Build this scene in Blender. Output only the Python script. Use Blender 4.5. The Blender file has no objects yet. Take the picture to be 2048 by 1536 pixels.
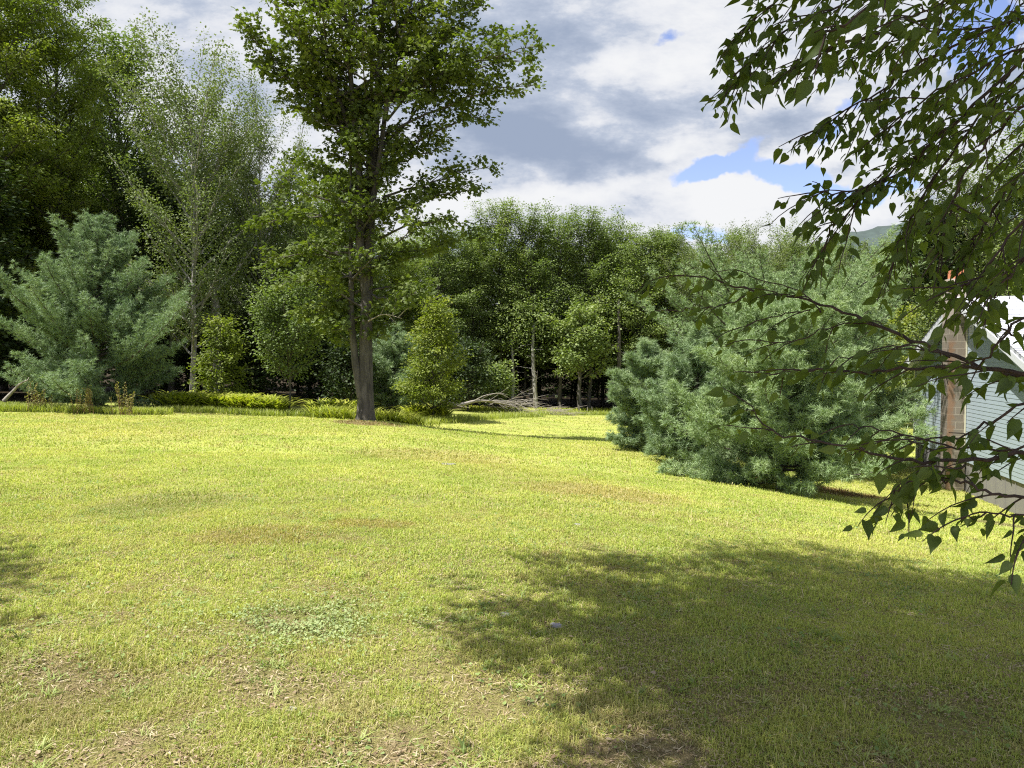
import bpy, math, numpy as np
from mathutils import Vector
R = math.radians
sc = bpy.context.scene
COL = sc.collection

# ------------------------------------------------------------------ camera, sky, sun, exposure
F_PX, CX, CY, PITCH, EYE = 1538.0, 1024.0, 768.0, R(2.085), 1.6
cam = bpy.data.cameras.new('camera')
cam.sensor_width = 36.0
cam.lens = 36.0 * F_PX / 2048.0
cam.clip_start = 0.05
cam.clip_end = 5000
camo = bpy.data.objects.new('camera', cam)
camo.location = (0, 0, EYE)
camo.rotation_euler = (R(90) - PITCH, 0, 0)
COL.objects.link(camo)
sc.camera = camo

SUN_EL = R(64)
SUN_AZ = (-0.88, -0.475)              # horizontal direction towards the sun
sun = bpy.data.lights.new('sun', 'SUN')
sun.energy = 5.0
sun.angle = R(0.53)
sun.color = (1.0, 0.965, 0.90)
suno = bpy.data.objects.new('sun', sun)
sd = Vector((SUN_AZ[0] * math.cos(SUN_EL), SUN_AZ[1] * math.cos(SUN_EL), math.sin(SUN_EL)))
suno.rotation_euler = sd.to_track_quat('Z', 'Y').to_euler()
suno.location = (0, -5, 30)
COL.objects.link(suno)

sc.view_settings.view_transform = 'Standard'
sc.view_settings.look = 'None'
sc.view_settings.gamma = 1.0
sc.view_settings.exposure = 0.90
try:
    sc.cycles.use_denoising = False
    sc.cycles.pixel_filter_type = 'BLACKMAN_HARRIS'
    sc.cycles.filter_width = 1.15
    sc.cycles.max_bounces = 6
    sc.cycles.diffuse_bounces = 3
    sc.cycles.glossy_bounces = 1
    sc.cycles.transmission_bounces = 3
    sc.cycles.caustics_reflective = False
    sc.cycles.caustics_refractive = False
    sc.cycles.sample_clamp_indirect = 4
except Exception:
    pass


class NT:
    """tiny helper to write node trees"""
    def __init__(self, nt):
        self.nt = nt
        nt.nodes.clear()

    def n(self, typ, **kw):
        nd = self.nt.nodes.new(typ)
        for k, v in kw.items():
            setattr(nd, k, v)
        return nd

    def set(self, sock, v):
        if hasattr(v, 'is_output') or isinstance(v, bpy.types.NodeSocket):
            self.nt.links.new(v, sock)
        else:
            sock.default_value = v

    def m(self, op, a, b=None, c=None, clamp=False):
        nd = self.n('ShaderNodeMath', operation=op, use_clamp=clamp)
        self.set(nd.inputs[0], a)
        if b is not None:
            self.set(nd.inputs[1], b)
        if c is not None:
            self.set(nd.inputs[2], c)
        return nd.outputs[0]

    def ramp01(self, x, lo, hi):
        nd = self.n('ShaderNodeMapRange', interpolation_type='SMOOTHSTEP')
        self.set(nd.inputs[0], x)
        self.set(nd.inputs[1], lo)
        self.set(nd.inputs[2], hi)
        return nd.outputs[0]

    def mix(self, f, a, b, blend='MIX'):
        nd = self.n('ShaderNodeMix', data_type='RGBA', blend_type=blend)
        self.set(nd.inputs[0], f)
        for s, v in ((nd.inputs[6], a), (nd.inputs[7], b)):
            if isinstance(v, tuple) and len(v) == 3:
                v = (*v, 1)
            self.set(s, v)
        return nd.outputs[2]

    def noise(self, vec, scale, detail=4, rough=0.5, dist=0.0, lac=2.0):
        nd = self.n('ShaderNodeTexNoise')
        if vec is not None:
            self.nt.links.new(vec, nd.inputs['Vector'])
        nd.inputs['Scale'].default_value = scale
        nd.inputs['Detail'].default_value = detail
        nd.inputs['Roughness'].default_value = rough
        nd.inputs['Lacunarity'].default_value = lac
        nd.inputs['Distortion'].default_value = dist
        return nd

    def xyz(self, x, y, z):
        nd = self.n('ShaderNodeCombineXYZ')
        for i, v in enumerate((x, y, z)):
            self.set(nd.inputs[i], v)
        return nd.outputs[0]

    def sep(self, v):
        nd = self.n('ShaderNodeSeparateXYZ')
        self.nt.links.new(v, nd.inputs[0])
        return nd.outputs


def build_world():
    w = bpy.data.worlds.new('World')
    sc.world = w
    w.use_nodes = True
    T = NT(w.node_tree)
    out = T.n('ShaderNodeOutputWorld')
    bg = T.n('ShaderNodeBackground')
    T.nt.links.new(bg.outputs[0], out.inputs[0])
    bg.inputs[1].default_value = 0.095
    sky = T.n('ShaderNodeTexSky', sky_type='NISHITA')
    sky.sun_disc = False
    sky.sun_elevation = SUN_EL
    sky.sun_rotation = math.atan2(SUN_AZ[0], SUN_AZ[1])
    sky.air_density = 1.0
    sky.dust_density = 0.6
    sky.ozone_density = 2.0
    tc = T.n('ShaderNodeTexCoord')
    d = T.sep(tc.outputs['Generated'])
    dx, dy, dz = d[0], d[1], d[2]
    # clouds lie on a high flat layer: project the direction on it
    zz = T.m('ADD', T.m('MAXIMUM', dz, 0.0), 0.10)
    cu, cv = T.m('DIVIDE', dx, zz), T.m('DIVIDE', dy, zz)
    cl = T.xyz(cu, cv, 0.0)
    # sky tangent coordinates (north = +Y), for the big shapes of the cloud cover
    ys = T.m('MAXIMUM', dy, 0.05)
    u, v = T.m('DIVIDE', dx, ys), T.m('DIVIDE', dz, ys)
    tv = T.xyz(u, v, 0.0)
    w1 = T.noise(tv, 7.0, 5, 0.6)
    wu = T.sep(w1.outputs['Color'])
    uw = T.m('ADD', u, T.m('MULTIPLY', T.m('SUBTRACT', wu[0], 0.5), 0.11))
    vw = T.m('ADD', v, T.m('MULTIPLY', T.m('SUBTRACT', wu[1], 0.5), 0.09))
    front = T.ramp01(dy, 0.0, 0.2)

    def blob(px, py, a, b, ang, s=1.0):
        u0, v0 = (px - 1024) / 1538, (712 - py) / 1538
        ca, sa = math.cos(R(ang)), math.sin(R(ang))
        du, dv = T.m('SUBTRACT', uw, u0), T.m('SUBTRACT', vw, v0)
        p = T.m('DIVIDE', T.m('ADD', T.m('MULTIPLY', du, ca), T.m('MULTIPLY', dv, sa)), a / 1538)
        q = T.m('DIVIDE', T.m('SUBTRACT', T.m('MULTIPLY', dv, ca), T.m('MULTIPLY', du, sa)), b / 1538)
        r2 = T.m('ADD', T.m('MULTIPLY', p, p), T.m('MULTIPLY', q, q))
        return T.m('MULTIPLY', T.m('EXPONENT', T.m('MULTIPLY', r2, -1.0)), s)

    def total(lst):
        acc = None
        for b in lst:
            x = blob(*b)
            acc = x if acc is None else T.m('ADD', acc, x)
        return T.m('MULTIPLY', acc, front)

    # openings in the cover
    gaps = total([(1430, 325, 105, 26, 22, 1.2), (1590, 368, 120, 28, -18, 1.2), (1345, 66, 45, 18, 10, .42), (1300, 78, 40, 12, 20, .25),
                  (1640, 288, 55, 22, 10, .6), (1700, 235, 60, 18, 30, .5), (1960, 70, 130, 80, 20, .9), (1385, 470, 70, 22, 0, 1.0),
                  (1770, 395, 70, 25, 10, .9), (1225, 355, 40, 10, 0, .4), (1700, 130, 50, 40, 0, .4), (560, 175, 30, 40, 0, .25)])
    n1b = T.noise(cl, 1.1, 9, 0.56, 0.25)
    tvs = T.xyz(u, T.m('MULTIPLY', v, 2.2), 0.3)
    n1f = T.noise(tvs, 3.0, 9, 0.56, 0.1)
    n1m = T.n('ShaderNodeMix', data_type='FLOAT')
    T.set(n1m.inputs[0], front)
    T.set(n1m.inputs[2], n1b.outputs[0])
    T.set(n1m.inputs[3], n1f.outputs[0])
    n1o = n1m.outputs[0]
    n2 = T.noise(tv, 10.0, 10, 0.66, 0.2)
    cov = T.m('ADD', T.m('MULTIPLY', n1o, 0.30), T.m('MULTIPLY', n2.outputs[0], 0.95))
    cov = T.m('SUBTRACT', T.m('ADD', cov, 0.34), T.m('MULTIPLY', gaps, 0.80))
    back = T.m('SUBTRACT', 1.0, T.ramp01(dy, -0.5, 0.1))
    clear = T.m('MAXIMUM', back, T.ramp01(dz, 0.6, 0.9))  # cloud thinned behind and overhead, out of view, to lower the fill light
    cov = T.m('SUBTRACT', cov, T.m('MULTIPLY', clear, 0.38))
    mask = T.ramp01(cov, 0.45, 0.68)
    # grey undersides
    grey = total([(1060, 285, 210, 62, -8, 1.0), (930, 60, 190, 95, -20, .75), (1340, 225, 130, 34, 12, .55), (1100, 70, 120, 60, 0, .55),
                  (1250, 195, 90, 30, 0, .4), (470, 190, 130, 70, -30, .75), (330, 30, 170, 50, 0, .25), (1230, 320, 120, 26, -12, .7),
                  (1560, 250, 60, 26, 20, .45), (1440, 420, 60, 12, 10, .3), (1700, 330, 60, 15, 10, .3)])
    white = total([(1230, 130, 110, 38, 15, .9), (1380, 120, 90, 35, 15, .55), (1060, 395, 190, 28, 4, 1.0), (1480, 395, 130, 45, 0, 1.2),
                   (1620, 320, 80, 28, 15, .9), (1720, 430, 100, 30, 0, 1.0), (1190, 245, 60, 16, 10, .5), (1330, 300, 110, 14, 15, .5), (900, 430, 120, 40, 0, .8)])
    n3 = T.noise(tvs, 5.0, 9, 0.6, 0.15)
    n4 = T.noise(tvs, 16.0, 8, 0.65, 0.1)
    sh = T.m('ADD', T.m('MULTIPLY', n3.outputs[0], 1.75), T.m('MULTIPLY', n4.outputs[0], 0.85))
    sh = T.m('ADD', T.m('SUBTRACT', sh, 0.93), T.m('MULTIPLY', T.m('SUBTRACT', grey, white), 0.50))
    sh = T.ramp01(sh, -0.05, 1.0)
    cr = T.n('ShaderNodeValToRGB')
    T.nt.links.new(sh, cr.inputs[0])
    e = cr.color_ramp.elements
    e[0].position, e[0].color = 0.0, (5.15, 5.2, 5.3, 1)
    e[1].position, e[1].color = 1.0, (1.95, 2.35, 3.15, 1)
    for p, c in ((0.32, (4.35, 4.5, 4.85)), (0.62, (2.95, 3.3, 4.0))):
        el = e.new(p)
        el.color = (*c, 1)
    skyc = T.mix(1.0, sky.outputs[0], (1.25, 1.10, 1.25), 'MULTIPLY')
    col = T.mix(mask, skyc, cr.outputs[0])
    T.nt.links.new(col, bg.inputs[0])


build_world()

# ------------------------------------------------------------------ terrain height
CP = np.array([
    (0, 0, 0), (-4, 0, .02), (4, 0, -.12), (-3, 4, -.02), (3, 4, -.2), (-4, 8, -.1), (0, 8, -.16), (4, 8, -.52), (9, 8, -1.0), (-9, 9, -.1),
    (0, 15, -.5), (-6, 16, -.3), (-5, 26, -.56), (-12, 24, -.40), (-15, 28, -.40), (-22, 32, -.35), (-10, 31, -.70), (-20, 42, -.6), (-9, 38, -1.05),
    (-7.6, 28, -.72), (-2.5, 30, -1.32), (.5, 31, -1.65), (-4, 37, -1.36), (-.5, 42, -1.65), (4, 33, -1.80), (4, 45, -2.0), (4, 53, -2.05), (-12, 52, -1.2),
    (10, 50, -2.1), (0, 22, -.85), (0, 26, -1.12), (5.8, 17, -1.30), (5, 24, -1.30), (9, 13, -1.45), (12, 21, -2.08), (13.5, 25.6, -1.95), (11, 17, -1.98),
    (15, 30, -1.85), (18, 36, -2.0), (18, 18, -2.3), (14, 10, -1.6), (20, 50, -2.2), (30, 30, -2.4), (-30, 20, -.2), (-20, 5, 0), (-30, 50, -.7),
    (30, 5, -2.4), (0, -12, .4), (-15, -12, .4), (15, -12, -.6), (0, 65, -2.0), (-25, 65, -1.0), (30, 65, -2.2)], float)


def _tps_fit(P):
    n = len(P)
    d = np.linalg.norm(P[:, None, :2] - P[None, :, :2], axis=2)
    K = np.where(d > 0, d * d * np.log(np.maximum(d, 1e-9)), 0) + np.eye(n) * 2.0
    A = np.zeros((n + 3, n + 3))
    A[:n, :n] = K
    A[:n, n] = 1
    A[:n, n + 1:] = P[:, :2]
    A[n:, :n] = A[:n, n:].T
    return np.linalg.solve(A, np.concatenate([P[:, 2], np.zeros(3)]))


_W = _tps_fit(CP)


def terrain(x, y):
    x = np.atleast_1d(np.asarray(x, float))
    y = np.atleast_1d(np.asarray(y, float))
    cx, cy = np.clip(x, -32, 32), np.clip(y, -13, 66)
    z = np.full(x.shape, _W[-3]) + _W[-2] * cx + _W[-1] * cy
    for i, (a, b, _) in enumerate(CP):
        r2 = (cx - a) ** 2 + (cy - b) ** 2
        z = z + _W[i] * 0.5 * r2 * np.log(np.maximum(r2, 1e-12))
    z = z + .018 * np.sin(x * 1.3 + .7 * y) * np.sin(y * .9 - .4 * x) + .01 * np.sin(x * 3.1 + 1.7) * np.cos(y * 2.7)
    return z


def ter(x, y):
    return float(terrain(x, y)[0])


CP_, SP_ = math.cos(PITCH), math.sin(PITCH)


def pix(px, py, depth):
    """point at distance `depth` (world Y) that the photo shows at pixel px, py of 2048 x 1536"""
    a, b = (px - CX) / F_PX, (CY - py) / F_PX
    dy = CP_ + SP_ * b
    k = depth / dy
    return np.array([a * k, depth, EYE + (-SP_ + CP_ * b) * k])


def gpix(px, py):
    """where the sight line through a pixel meets the terrain"""
    lo = 1.0
    for k in np.arange(1.5, 90, 0.1):
        p = pix(px, py, k)
        if p[2] <= ter(p[0], k):
            return np.array([p[0], k, ter(p[0], k)])
    p = pix(px, py, 90)
    return np.array([p[0], 90, ter(p[0], 90)])


def gdep(px, depth):
    a = (px - CX) / F_PX
    x = a * depth / CP_
    return np.array([x, depth, ter(x, depth)])


# ------------------------------------------------------------------ mesh helpers
def mesh(name, V, F, mat, parent=None, tint=None, smooth=False, loc=None, link=True, matid=None):
    """V (n,3); F list of (m,k) index arrays"""
    V = np.asarray(V, np.float32)
    if not isinstance(F, (list, tuple)):
        F = [F]
    F = [np.asarray(f, np.int32) for f in F if len(f)]
    me = bpy.data.meshes.new(name)
    me.vertices.add(len(V))
    me.vertices.foreach_set('co', V.ravel())
    idx = np.concatenate([f.ravel() for f in F])
    tot = np.concatenate([np.full(len(f), f.shape[1], np.int32) for f in F])
    st = np.concatenate([[0], np.cumsum(tot)[:-1]]).astype(np.int32)
    me.loops.add(len(idx))
    me.loops.foreach_set('vertex_index', idx)
    me.polygons.add(len(tot))
    me.polygons.foreach_set('loop_start', st)
    me.polygons.foreach_set('loop_total', tot)
    me.polygons.foreach_set('use_smooth', np.full(len(tot), bool(smooth)))
    me.update(calc_edges=True)
    if tint is not None:
        at = me.attributes.new('tint', 'FLOAT', 'POINT')
        at.data.foreach_set('value', np.asarray(tint, np.float32))
    for m in (mat if isinstance(mat, (list, tuple)) else [mat]):
        me.materials.append(m)
    if matid is not None:
        me.polygons.foreach_set('material_index', np.asarray(matid, np.int32))
    o = bpy.data.objects.new(name, me)
    if link:
        COL.objects.link(o)
    if parent:
        o.parent = parent
    if loc is not None:
        o.location = loc
    return o


class MB:
    def __init__(self):
        self.V, self.F4, self.F3, self.n = [], [], [], 0
        self.T = []

    def add(self, V, F4=None, F3=None, t=None):
        V = np.asarray(V, float).reshape(-1, 3)
        self.V.append(V)
        self.T.append(np.full(len(V), .5) if t is None else np.broadcast_to(np.asarray(t, float), (len(V),)))
        if F4 is not None and len(F4):
            self.F4.append(np.asarray(F4) + self.n)
        if F3 is not None and len(F3):
            self.F3.append(np.asarray(F3) + self.n)
        self.n += len(V)

    def tube(self, P, rad, k=6, cap=True):
        P = np.asarray(P, float)
        n = len(P)
        rad = np.broadcast_to(np.asarray(rad, float), (n,))
        D = np.gradient(P, axis=0)
        D /= np.maximum(np.linalg.norm(D, axis=1, keepdims=True), 1e-9)
        up = np.array([0, 0, 1.0]) if abs(D[:, 2]).mean() < .8 else np.array([1.0, 0, 0])
        A = np.cross(D, up)
        A /= np.maximum(np.linalg.norm(A, axis=1, keepdims=True), 1e-9)
        B = np.cross(D, A)
        th = np.arange(k) * 2 * np.pi / k
        V = P[:, None] + rad[:, None, None] * (np.cos(th)[None, :, None] * A[:, None] + np.sin(th)[None, :, None] * B[:, None])
        i = np.arange(n - 1)[:, None] * k
        j = np.arange(k)[None]
        j2 = (j + 1) % k
        F = np.stack([i + j, i + j2, i + k + j2, i + k + j], 2).reshape(-1, 4)
        V = V.reshape(-1, 3)
        F3 = None
        if cap:
            V = np.vstack([V, P[-1] + D[-1] * rad[-1] * .5])
            b = (n - 1) * k
            F3 = np.array([(b + q, b + (q + 1) % k, n * k) for q in range(k)])
        self.add(V, F, F3)

    def box(self, lo, hi, M=None, bevel=0):
        x0, y0, z0 = lo
        x1, y1, z1 = hi
        V = np.array([(x0, y0, z0), (x1, y0, z0), (x1, y1, z0), (x0, y1, z0), (x0, y0, z1), (x1, y0, z1), (x1, y1, z1), (x0, y1, z1)], float)
        if M is not None:
            V = M(V)
        self.add(V, [(0, 3, 2, 1), (4, 5, 6, 7), (0, 1, 5, 4), (1, 2, 6, 5), (2, 3, 7, 6), (3, 0, 4, 7)])

    def build(self, name, mat, parent=None, smooth=False, tint=False, **kw):
        V = np.concatenate(self.V)
        F = []
        if self.F4:
            F.append(np.concatenate(self.F4))
        if self.F3:
            F.append(np.concatenate(self.F3))
        return mesh(name, V, F, mat, parent, tint=np.concatenate(self.T) if tint else None, smooth=smooth, **kw)


def unit(a):
    return a / np.maximum(np.linalg.norm(a, axis=-1, keepdims=True), 1e-9)


# leaf templates: (verts in (along, across, up), faces)
KITE = (np.array([(0, 0, 0), (.45, .33, -.06), (1, 0, -.05), (.45, -.33, -.06)]), np.array([(0, 1, 2, 3)]))
MAPLE = (np.array([(.35, 0, .03), (0, 0, 0), (.1, .42, -.08), (.45, .30, 0), (.62, .55, -.1), (.75, .2, 0), (1.05, 0, -.1),
                   (.75, -.2, 0), (.62, -.55, -.1), (.45, -.3, 0), (.1, -.42, -.08)]),
         np.array([(0, 1, 2), (0, 2, 3), (0, 3, 4), (0, 4, 5), (0, 5, 6), (0, 6, 7), (0, 7, 8), (0, 8, 9), (0, 9, 10), (0, 10, 1)]))
OVATE = (np.array([(0, 0, 0), (-.04, .16, .05), (.10, .31, .10), (.32, .35, .11), (.58, .24, .06), (.82, .09, -.01), (1.04, 0, -.09),
                   (.82, -.09, -.01), (.58, -.24, .06), (.32, -.35, .11), (.10, -.31, .10), (-.04, -.16, .05), (.3, 0, 0), (.6, 0, -.02)]),
         np.array([(0, 12, 2, 1), (12, 13, 4, 3), (13, 6, 5, 4), (0, 11, 10, 12), (12, 9, 8, 13), (13, 8, 7, 6)]),
         np.array([(12, 3, 2), (12, 10, 9)]))
BLADE = (np.array([(0, .05, 0), (0, -.05, 0), (.55, -.04, .02), (.55, .04, .02), (1, 0, -.08)]), np.array([(0, 1, 2, 3)]), np.array([(3, 2, 4)]))


def place(tpl, P, D, N, S, wid=1.0):
    """instances of a template at points P, along D, normal about N, size S"""
    P, D, N = np.asarray(P, float), unit(np.asarray(D, float)), np.asarray(N, float)
    B = unit(np.cross(N, D))
    N = np.cross(D, B)
    S = np.broadcast_to(np.asarray(S, float), (len(P),))
    Wd = np.broadcast_to(np.asarray(wid, float), (len(P),))
    T = tpl[0]
    V = P[:, None] + S[:, None, None] * (T[None, :, 0:1] * D[:, None] + T[None, :, 1:2] * B[:, None] * Wd[:, None, None] + T[None, :, 2:3] * N[:, None])
    off = (np.arange(len(P)) * len(T))[:, None, None]
    F = [(f[None] + off).reshape(-1, f.shape[1]) for f in tpl[1:]]
    return V.reshape(-1, 3), F


def leafmesh(name, tpl, P, D, N, S, mat, parent, rng, wid=1.0, tint=None, **kw):
    V, F = place(tpl, P, D, N, S, wid)
    if tint is None:
        tint = rng.random(len(P))
    return mesh(name, V, F, mat, parent, tint=np.repeat(tint, len(tpl[0])), **kw)


# ------------------------------------------------------------------ materials
def mat(name):
    m = bpy.data.materials.new(name)
    m.use_nodes = True
    return m, NT(m.node_tree)


def foliage(name, dark, mid, light, trans=0.35, rough=0.5, gloss=0.03, nscale=0.5, tcol=None):
    m, T = mat(name)
    out = T.n('ShaderNodeOutputMaterial')
    at = T.n('ShaderNodeAttribute', attribute_name='tint')
    oi = T.n('ShaderNodeObjectInfo')
    tc = T.n('ShaderNodeTexCoord')
    nz = T.noise(tc.outputs['Object'], nscale, 3, 0.6)
    f = T.m('ADD', T.m('MULTIPLY', at.outputs['Fac'], 0.50), T.m('MULTIPLY', T.m('SUBTRACT', nz.outputs[0], 0.5), 1.1))
    f = T.m('ADD', f, T.m('ADD', T.m('MULTIPLY', oi.outputs['Random'], 0.24), 0.13), clamp=True)
    cr = T.n('ShaderNodeValToRGB')
    T.nt.links.new(f, cr.inputs[0])
    e = cr.color_ramp.elements
    e[0].position, e[0].color = 0.1, (*dark, 1)
    e[1].position, e[1].color = 0.95, (*light, 1)
    k = e.new(0.5)
    k.color = (*mid, 1)
    df = T.n('ShaderNodeBsdfDiffuse')
    tr = T.n('ShaderNodeBsdfTranslucent')
    gl = T.n('ShaderNodeBsdfGlossy')
    gl.inputs['Roughness'].default_value = rough + .1
    gl.inputs['Color'].default_value = (.8, .85, .8, 1)
    T.nt.links.new(cr.outputs[0], df.inputs[0])
    tcc = T.mix(1.0, cr.outputs[0], tcol or (1.25, 1.45, .5), 'MULTIPLY')
    T.nt.links.new(tcc, tr.inputs[0])
    m1 = T.n('ShaderNodeMixShader')
    m1.inputs[0].default_value = trans
    T.nt.links.new(df.outputs[0], m1.inputs[1])
    T.nt.links.new(tr.outputs[0], m1.inputs[2])
    m2 = T.n('ShaderNodeMixShader')
    m2.inputs[0].default_value = gloss
    T.nt.links.new(m1.outputs[0], m2.inputs[1])
    T.nt.links.new(gl.outputs[0], m2.inputs[2])
    T.nt.links.new(m2.outputs[0], out.inputs[0])
    return m


def bark(name, a, b, scale=6.0, stretch=0.25, bump=0.6):
    m, T = mat(name)
    out = T.n('ShaderNodeOutputMaterial')
    tc = T.n('ShaderNodeTexCoord')
    mp = T.n('ShaderNodeMapping')
    mp.inputs['Scale'].default_value = (1, 1, stretch)
    T.nt.links.new(tc.outputs['Object'], mp.inputs[0])
    nz = T.noise(mp.outputs[0], scale, 8, 0.65, 0.6)
    n2 = T.noise(tc.outputs['Object'], 1.5, 3)
    f = T.ramp01(nz.outputs[0], 0.35, 0.65)
    c = T.mix(f, a, b)
    c = T.mix(T.m('MULTIPLY', n2.outputs[0], 0.6), c, tuple(x * .7 for x in b))
    bs = T.n('ShaderNodeBsdfPrincipled')
    bs.inputs['Roughness'].default_value = 0.9
    T.nt.links.new(c, bs.inputs['Base Color'])
    bp = T.n('ShaderNodeBump')
    bp.inputs['Strength'].default_value = bump
    bp.inputs['Distance'].default_value = 0.05
    T.nt.links.new(nz.outputs[0], bp.inputs['Height'])
    T.nt.links.new(bp.outputs[0], bs.inputs['Normal'])
    T.nt.links.new(bs.outputs[0], out.inputs[0])
    return m


def plain(name, col, rough=0.7, var=0.15, scale=3.0, bump=0.0):
    m, T = mat(name)
    out = T.n('ShaderNodeOutputMaterial')
    tc = T.n('ShaderNodeTexCoord')
    nz = T.noise(tc.outputs['Object'], scale, 6, 0.6)
    c = T.mix(nz.outputs[0], tuple(x * (1 - var) for x in col), tuple(min(1, x * (1 + var)) for x in col))
    bs = T.n('ShaderNodeBsdfPrincipled')
    bs.inputs['Roughness'].default_value = rough
    T.nt.links.new(c, bs.inputs['Base Color'])
    if bump:
        bp = T.n('ShaderNodeBump')
        bp.inputs['Strength'].default_value = bump
        bp.inputs['Distance'].default_value = 0.02
        T.nt.links.new(nz.outputs[0], bp.inputs['Height'])
        T.nt.links.new(bp.outputs[0], bs.inputs['Normal'])
    T.nt.links.new(bs.outputs[0], out.inputs[0])
    return m


def lawn_colour(T, pos, s=1.0):
    """the lawn's own colour by place: yellow green turf, dry and reddish patches, bluish clover"""
    n1 = T.noise(pos, 0.45, 7, 0.68)
    n2 = T.noise(pos, 1.6, 5, 0.65)
    n3 = T.noise(pos, 0.13, 3, 0.5)
    c = T.mix(T.ramp01(n1.outputs[0], .35, .65), (.39, .465, .10), (.54, .57, .145))
    c = T.mix(T.m('MULTIPLY', T.ramp01(n2.outputs[0], .52, .72), .6), c, (.40, .33, .15))
    c = T.mix(T.m('MULTIPLY', T.ramp01(n3.outputs[0], .50, .62), .35), c, (.52, .47, .15))
    n5 = T.noise(pos, 4.2, 5, 0.7)
    c = T.mix(T.m('MULTIPLY', T.ramp01(n5.outputs[0], .56, .66), .6), c, (.34, .25, .12))
    c = T.mix(T.m('MULTIPLY', T.m('SUBTRACT', 1.0, T.ramp01(n5.outputs[0], .34, .44)), .4), c, (.26, .34, .09))
    xyz = T.sep(pos)

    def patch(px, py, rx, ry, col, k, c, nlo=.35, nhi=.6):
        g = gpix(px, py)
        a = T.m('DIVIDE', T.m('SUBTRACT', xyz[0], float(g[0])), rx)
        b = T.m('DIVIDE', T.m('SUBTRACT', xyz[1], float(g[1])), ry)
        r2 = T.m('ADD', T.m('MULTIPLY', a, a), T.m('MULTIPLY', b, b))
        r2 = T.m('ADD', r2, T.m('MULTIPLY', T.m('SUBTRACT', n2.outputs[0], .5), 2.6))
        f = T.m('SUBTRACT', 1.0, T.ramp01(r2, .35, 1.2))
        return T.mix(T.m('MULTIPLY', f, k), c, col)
    c = patch(535, 1070, .75, .5, (.36, .24, .10), .5, c)
    c = patch(740, 1050, .55, .3, (.38, .24, .09), .5, c)
    c = patch(340, 1010, .9, 1.1, (.27, .29, .10), .6, c)
    c = patch(620, 1245, .45, .35, (.29, .34, .15), .45, c)
    c = patch(1200, 985, 1.4, 1.0, (.42, .31, .14), .5, c)
    c = patch(860, 910, 2.0, 1.6, (.42, .33, .14), .45, c)
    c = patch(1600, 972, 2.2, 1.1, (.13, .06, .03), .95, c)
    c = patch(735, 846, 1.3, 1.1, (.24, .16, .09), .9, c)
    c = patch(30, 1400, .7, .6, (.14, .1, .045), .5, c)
    c = patch(2000, 1050, .8, .6, (.30, .25, .14), .8, c)
    # worn, leaf strewn turf close to the camera
    near = T.m('SUBTRACT', 1.0, T.ramp01(T.m('ADD', xyz[1], T.m('MULTIPLY', T.m('SUBTRACT', n2.outputs[0], .5), 6.0)), 3.0, 5.4))
    c = T.mix(T.m('MULTIPLY', near, .28), c, (.42, .36, .16))
    c = T.mix(T.m('MULTIPLY', T.m('MULTIPLY', near, T.ramp01(n2.outputs[0], .5, .62)), .7), c, (.44, .31, .23))
    return c, n2


def make_lawn_mat():
    m, T = mat('lawn')
    out = T.n('ShaderNodeOutputMaterial')
    ge = T.n('ShaderNodeNewGeometry')
    pos = ge.outputs['Position']
    c, n2 = lawn_colour(T, pos)
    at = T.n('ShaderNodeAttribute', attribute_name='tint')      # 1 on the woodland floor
    nf = T.noise(pos, 14.0, 6, 0.7)
    ng = T.noise(pos, 55.0, 3, 0.7)
    c = T.mix(T.m('MULTIPLY', T.ramp01(nf.outputs[0], .42, .62), .5), c, T.mix(.5, c, (.10, .085, .03)))
    c = T.mix(T.m('MULTIPLY', T.ramp01(ng.outputs[0], .45, .60), .45), c, T.mix(1.0, c, (.45, .42, .4), 'MULTIPLY'))
    # thatch and soil between the blades close by
    xz = T.sep(pos)
    c = T.mix(T.m('SUBTRACT', .5, T.m('MULTIPLY', T.ramp01(xz[1], 6.0, 15.0), .5)), c, T.mix(T.ramp01(nf.outputs[0], .4, .6), (.11, .08, .045), (.32, .25, .15)))
    nh = T.noise(pos, 170.0, 4, 0.8)
    c = T.mix(T.m('MULTIPLY', T.ramp01(nh.outputs[0], .48, .56), T.m('SUBTRACT', .85, T.m('MULTIPLY', T.ramp01(xz[1], 5.0, 12.0), .85))), c, T.mix(1.0, c, (.38, .30, .26), 'MULTIPLY'))
    # faint mower passes
    xyz = T.sep(pos)
    st = T.m('SINE', T.m('MULTIPLY', T.m('ADD', T.m('ADD', xyz[1], T.m('MULTIPLY', xyz[0], .25)), T.m('MULTIPLY', n2.outputs[0], .8)), 3.6))
    far = T.ramp01(xyz[1], 16, 26)
    c = T.mix(T.m('MULTIPLY', T.m('MULTIPLY', T.m('ADD', st, 1.0), far), .13), c, (.17, .165, .05))
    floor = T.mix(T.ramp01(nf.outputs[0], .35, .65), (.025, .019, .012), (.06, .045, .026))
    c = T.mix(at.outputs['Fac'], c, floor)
    bs = T.n('ShaderNodeBsdfPrincipled')
    bs.inputs['Roughness'].default_value = 1.0
    bs.inputs['Specular IOR Level'].default_value = 0.1
    T.nt.links.new(c, bs.inputs['Base Color'])
    bp = T.n('ShaderNodeBump')
    bp.inputs['Strength'].default_value = 0.9
    bp.inputs['Distance'].default_value = 0.04
    T.nt.links.new(T.m('ADD', nf.outputs[0], ng.outputs[0]), bp.inputs['Height'])
    T.nt.links.new(bp.outputs[0], bs.inputs['Normal'])
    T.nt.links.new(bs.outputs[0], out.inputs[0])
    return m


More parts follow.
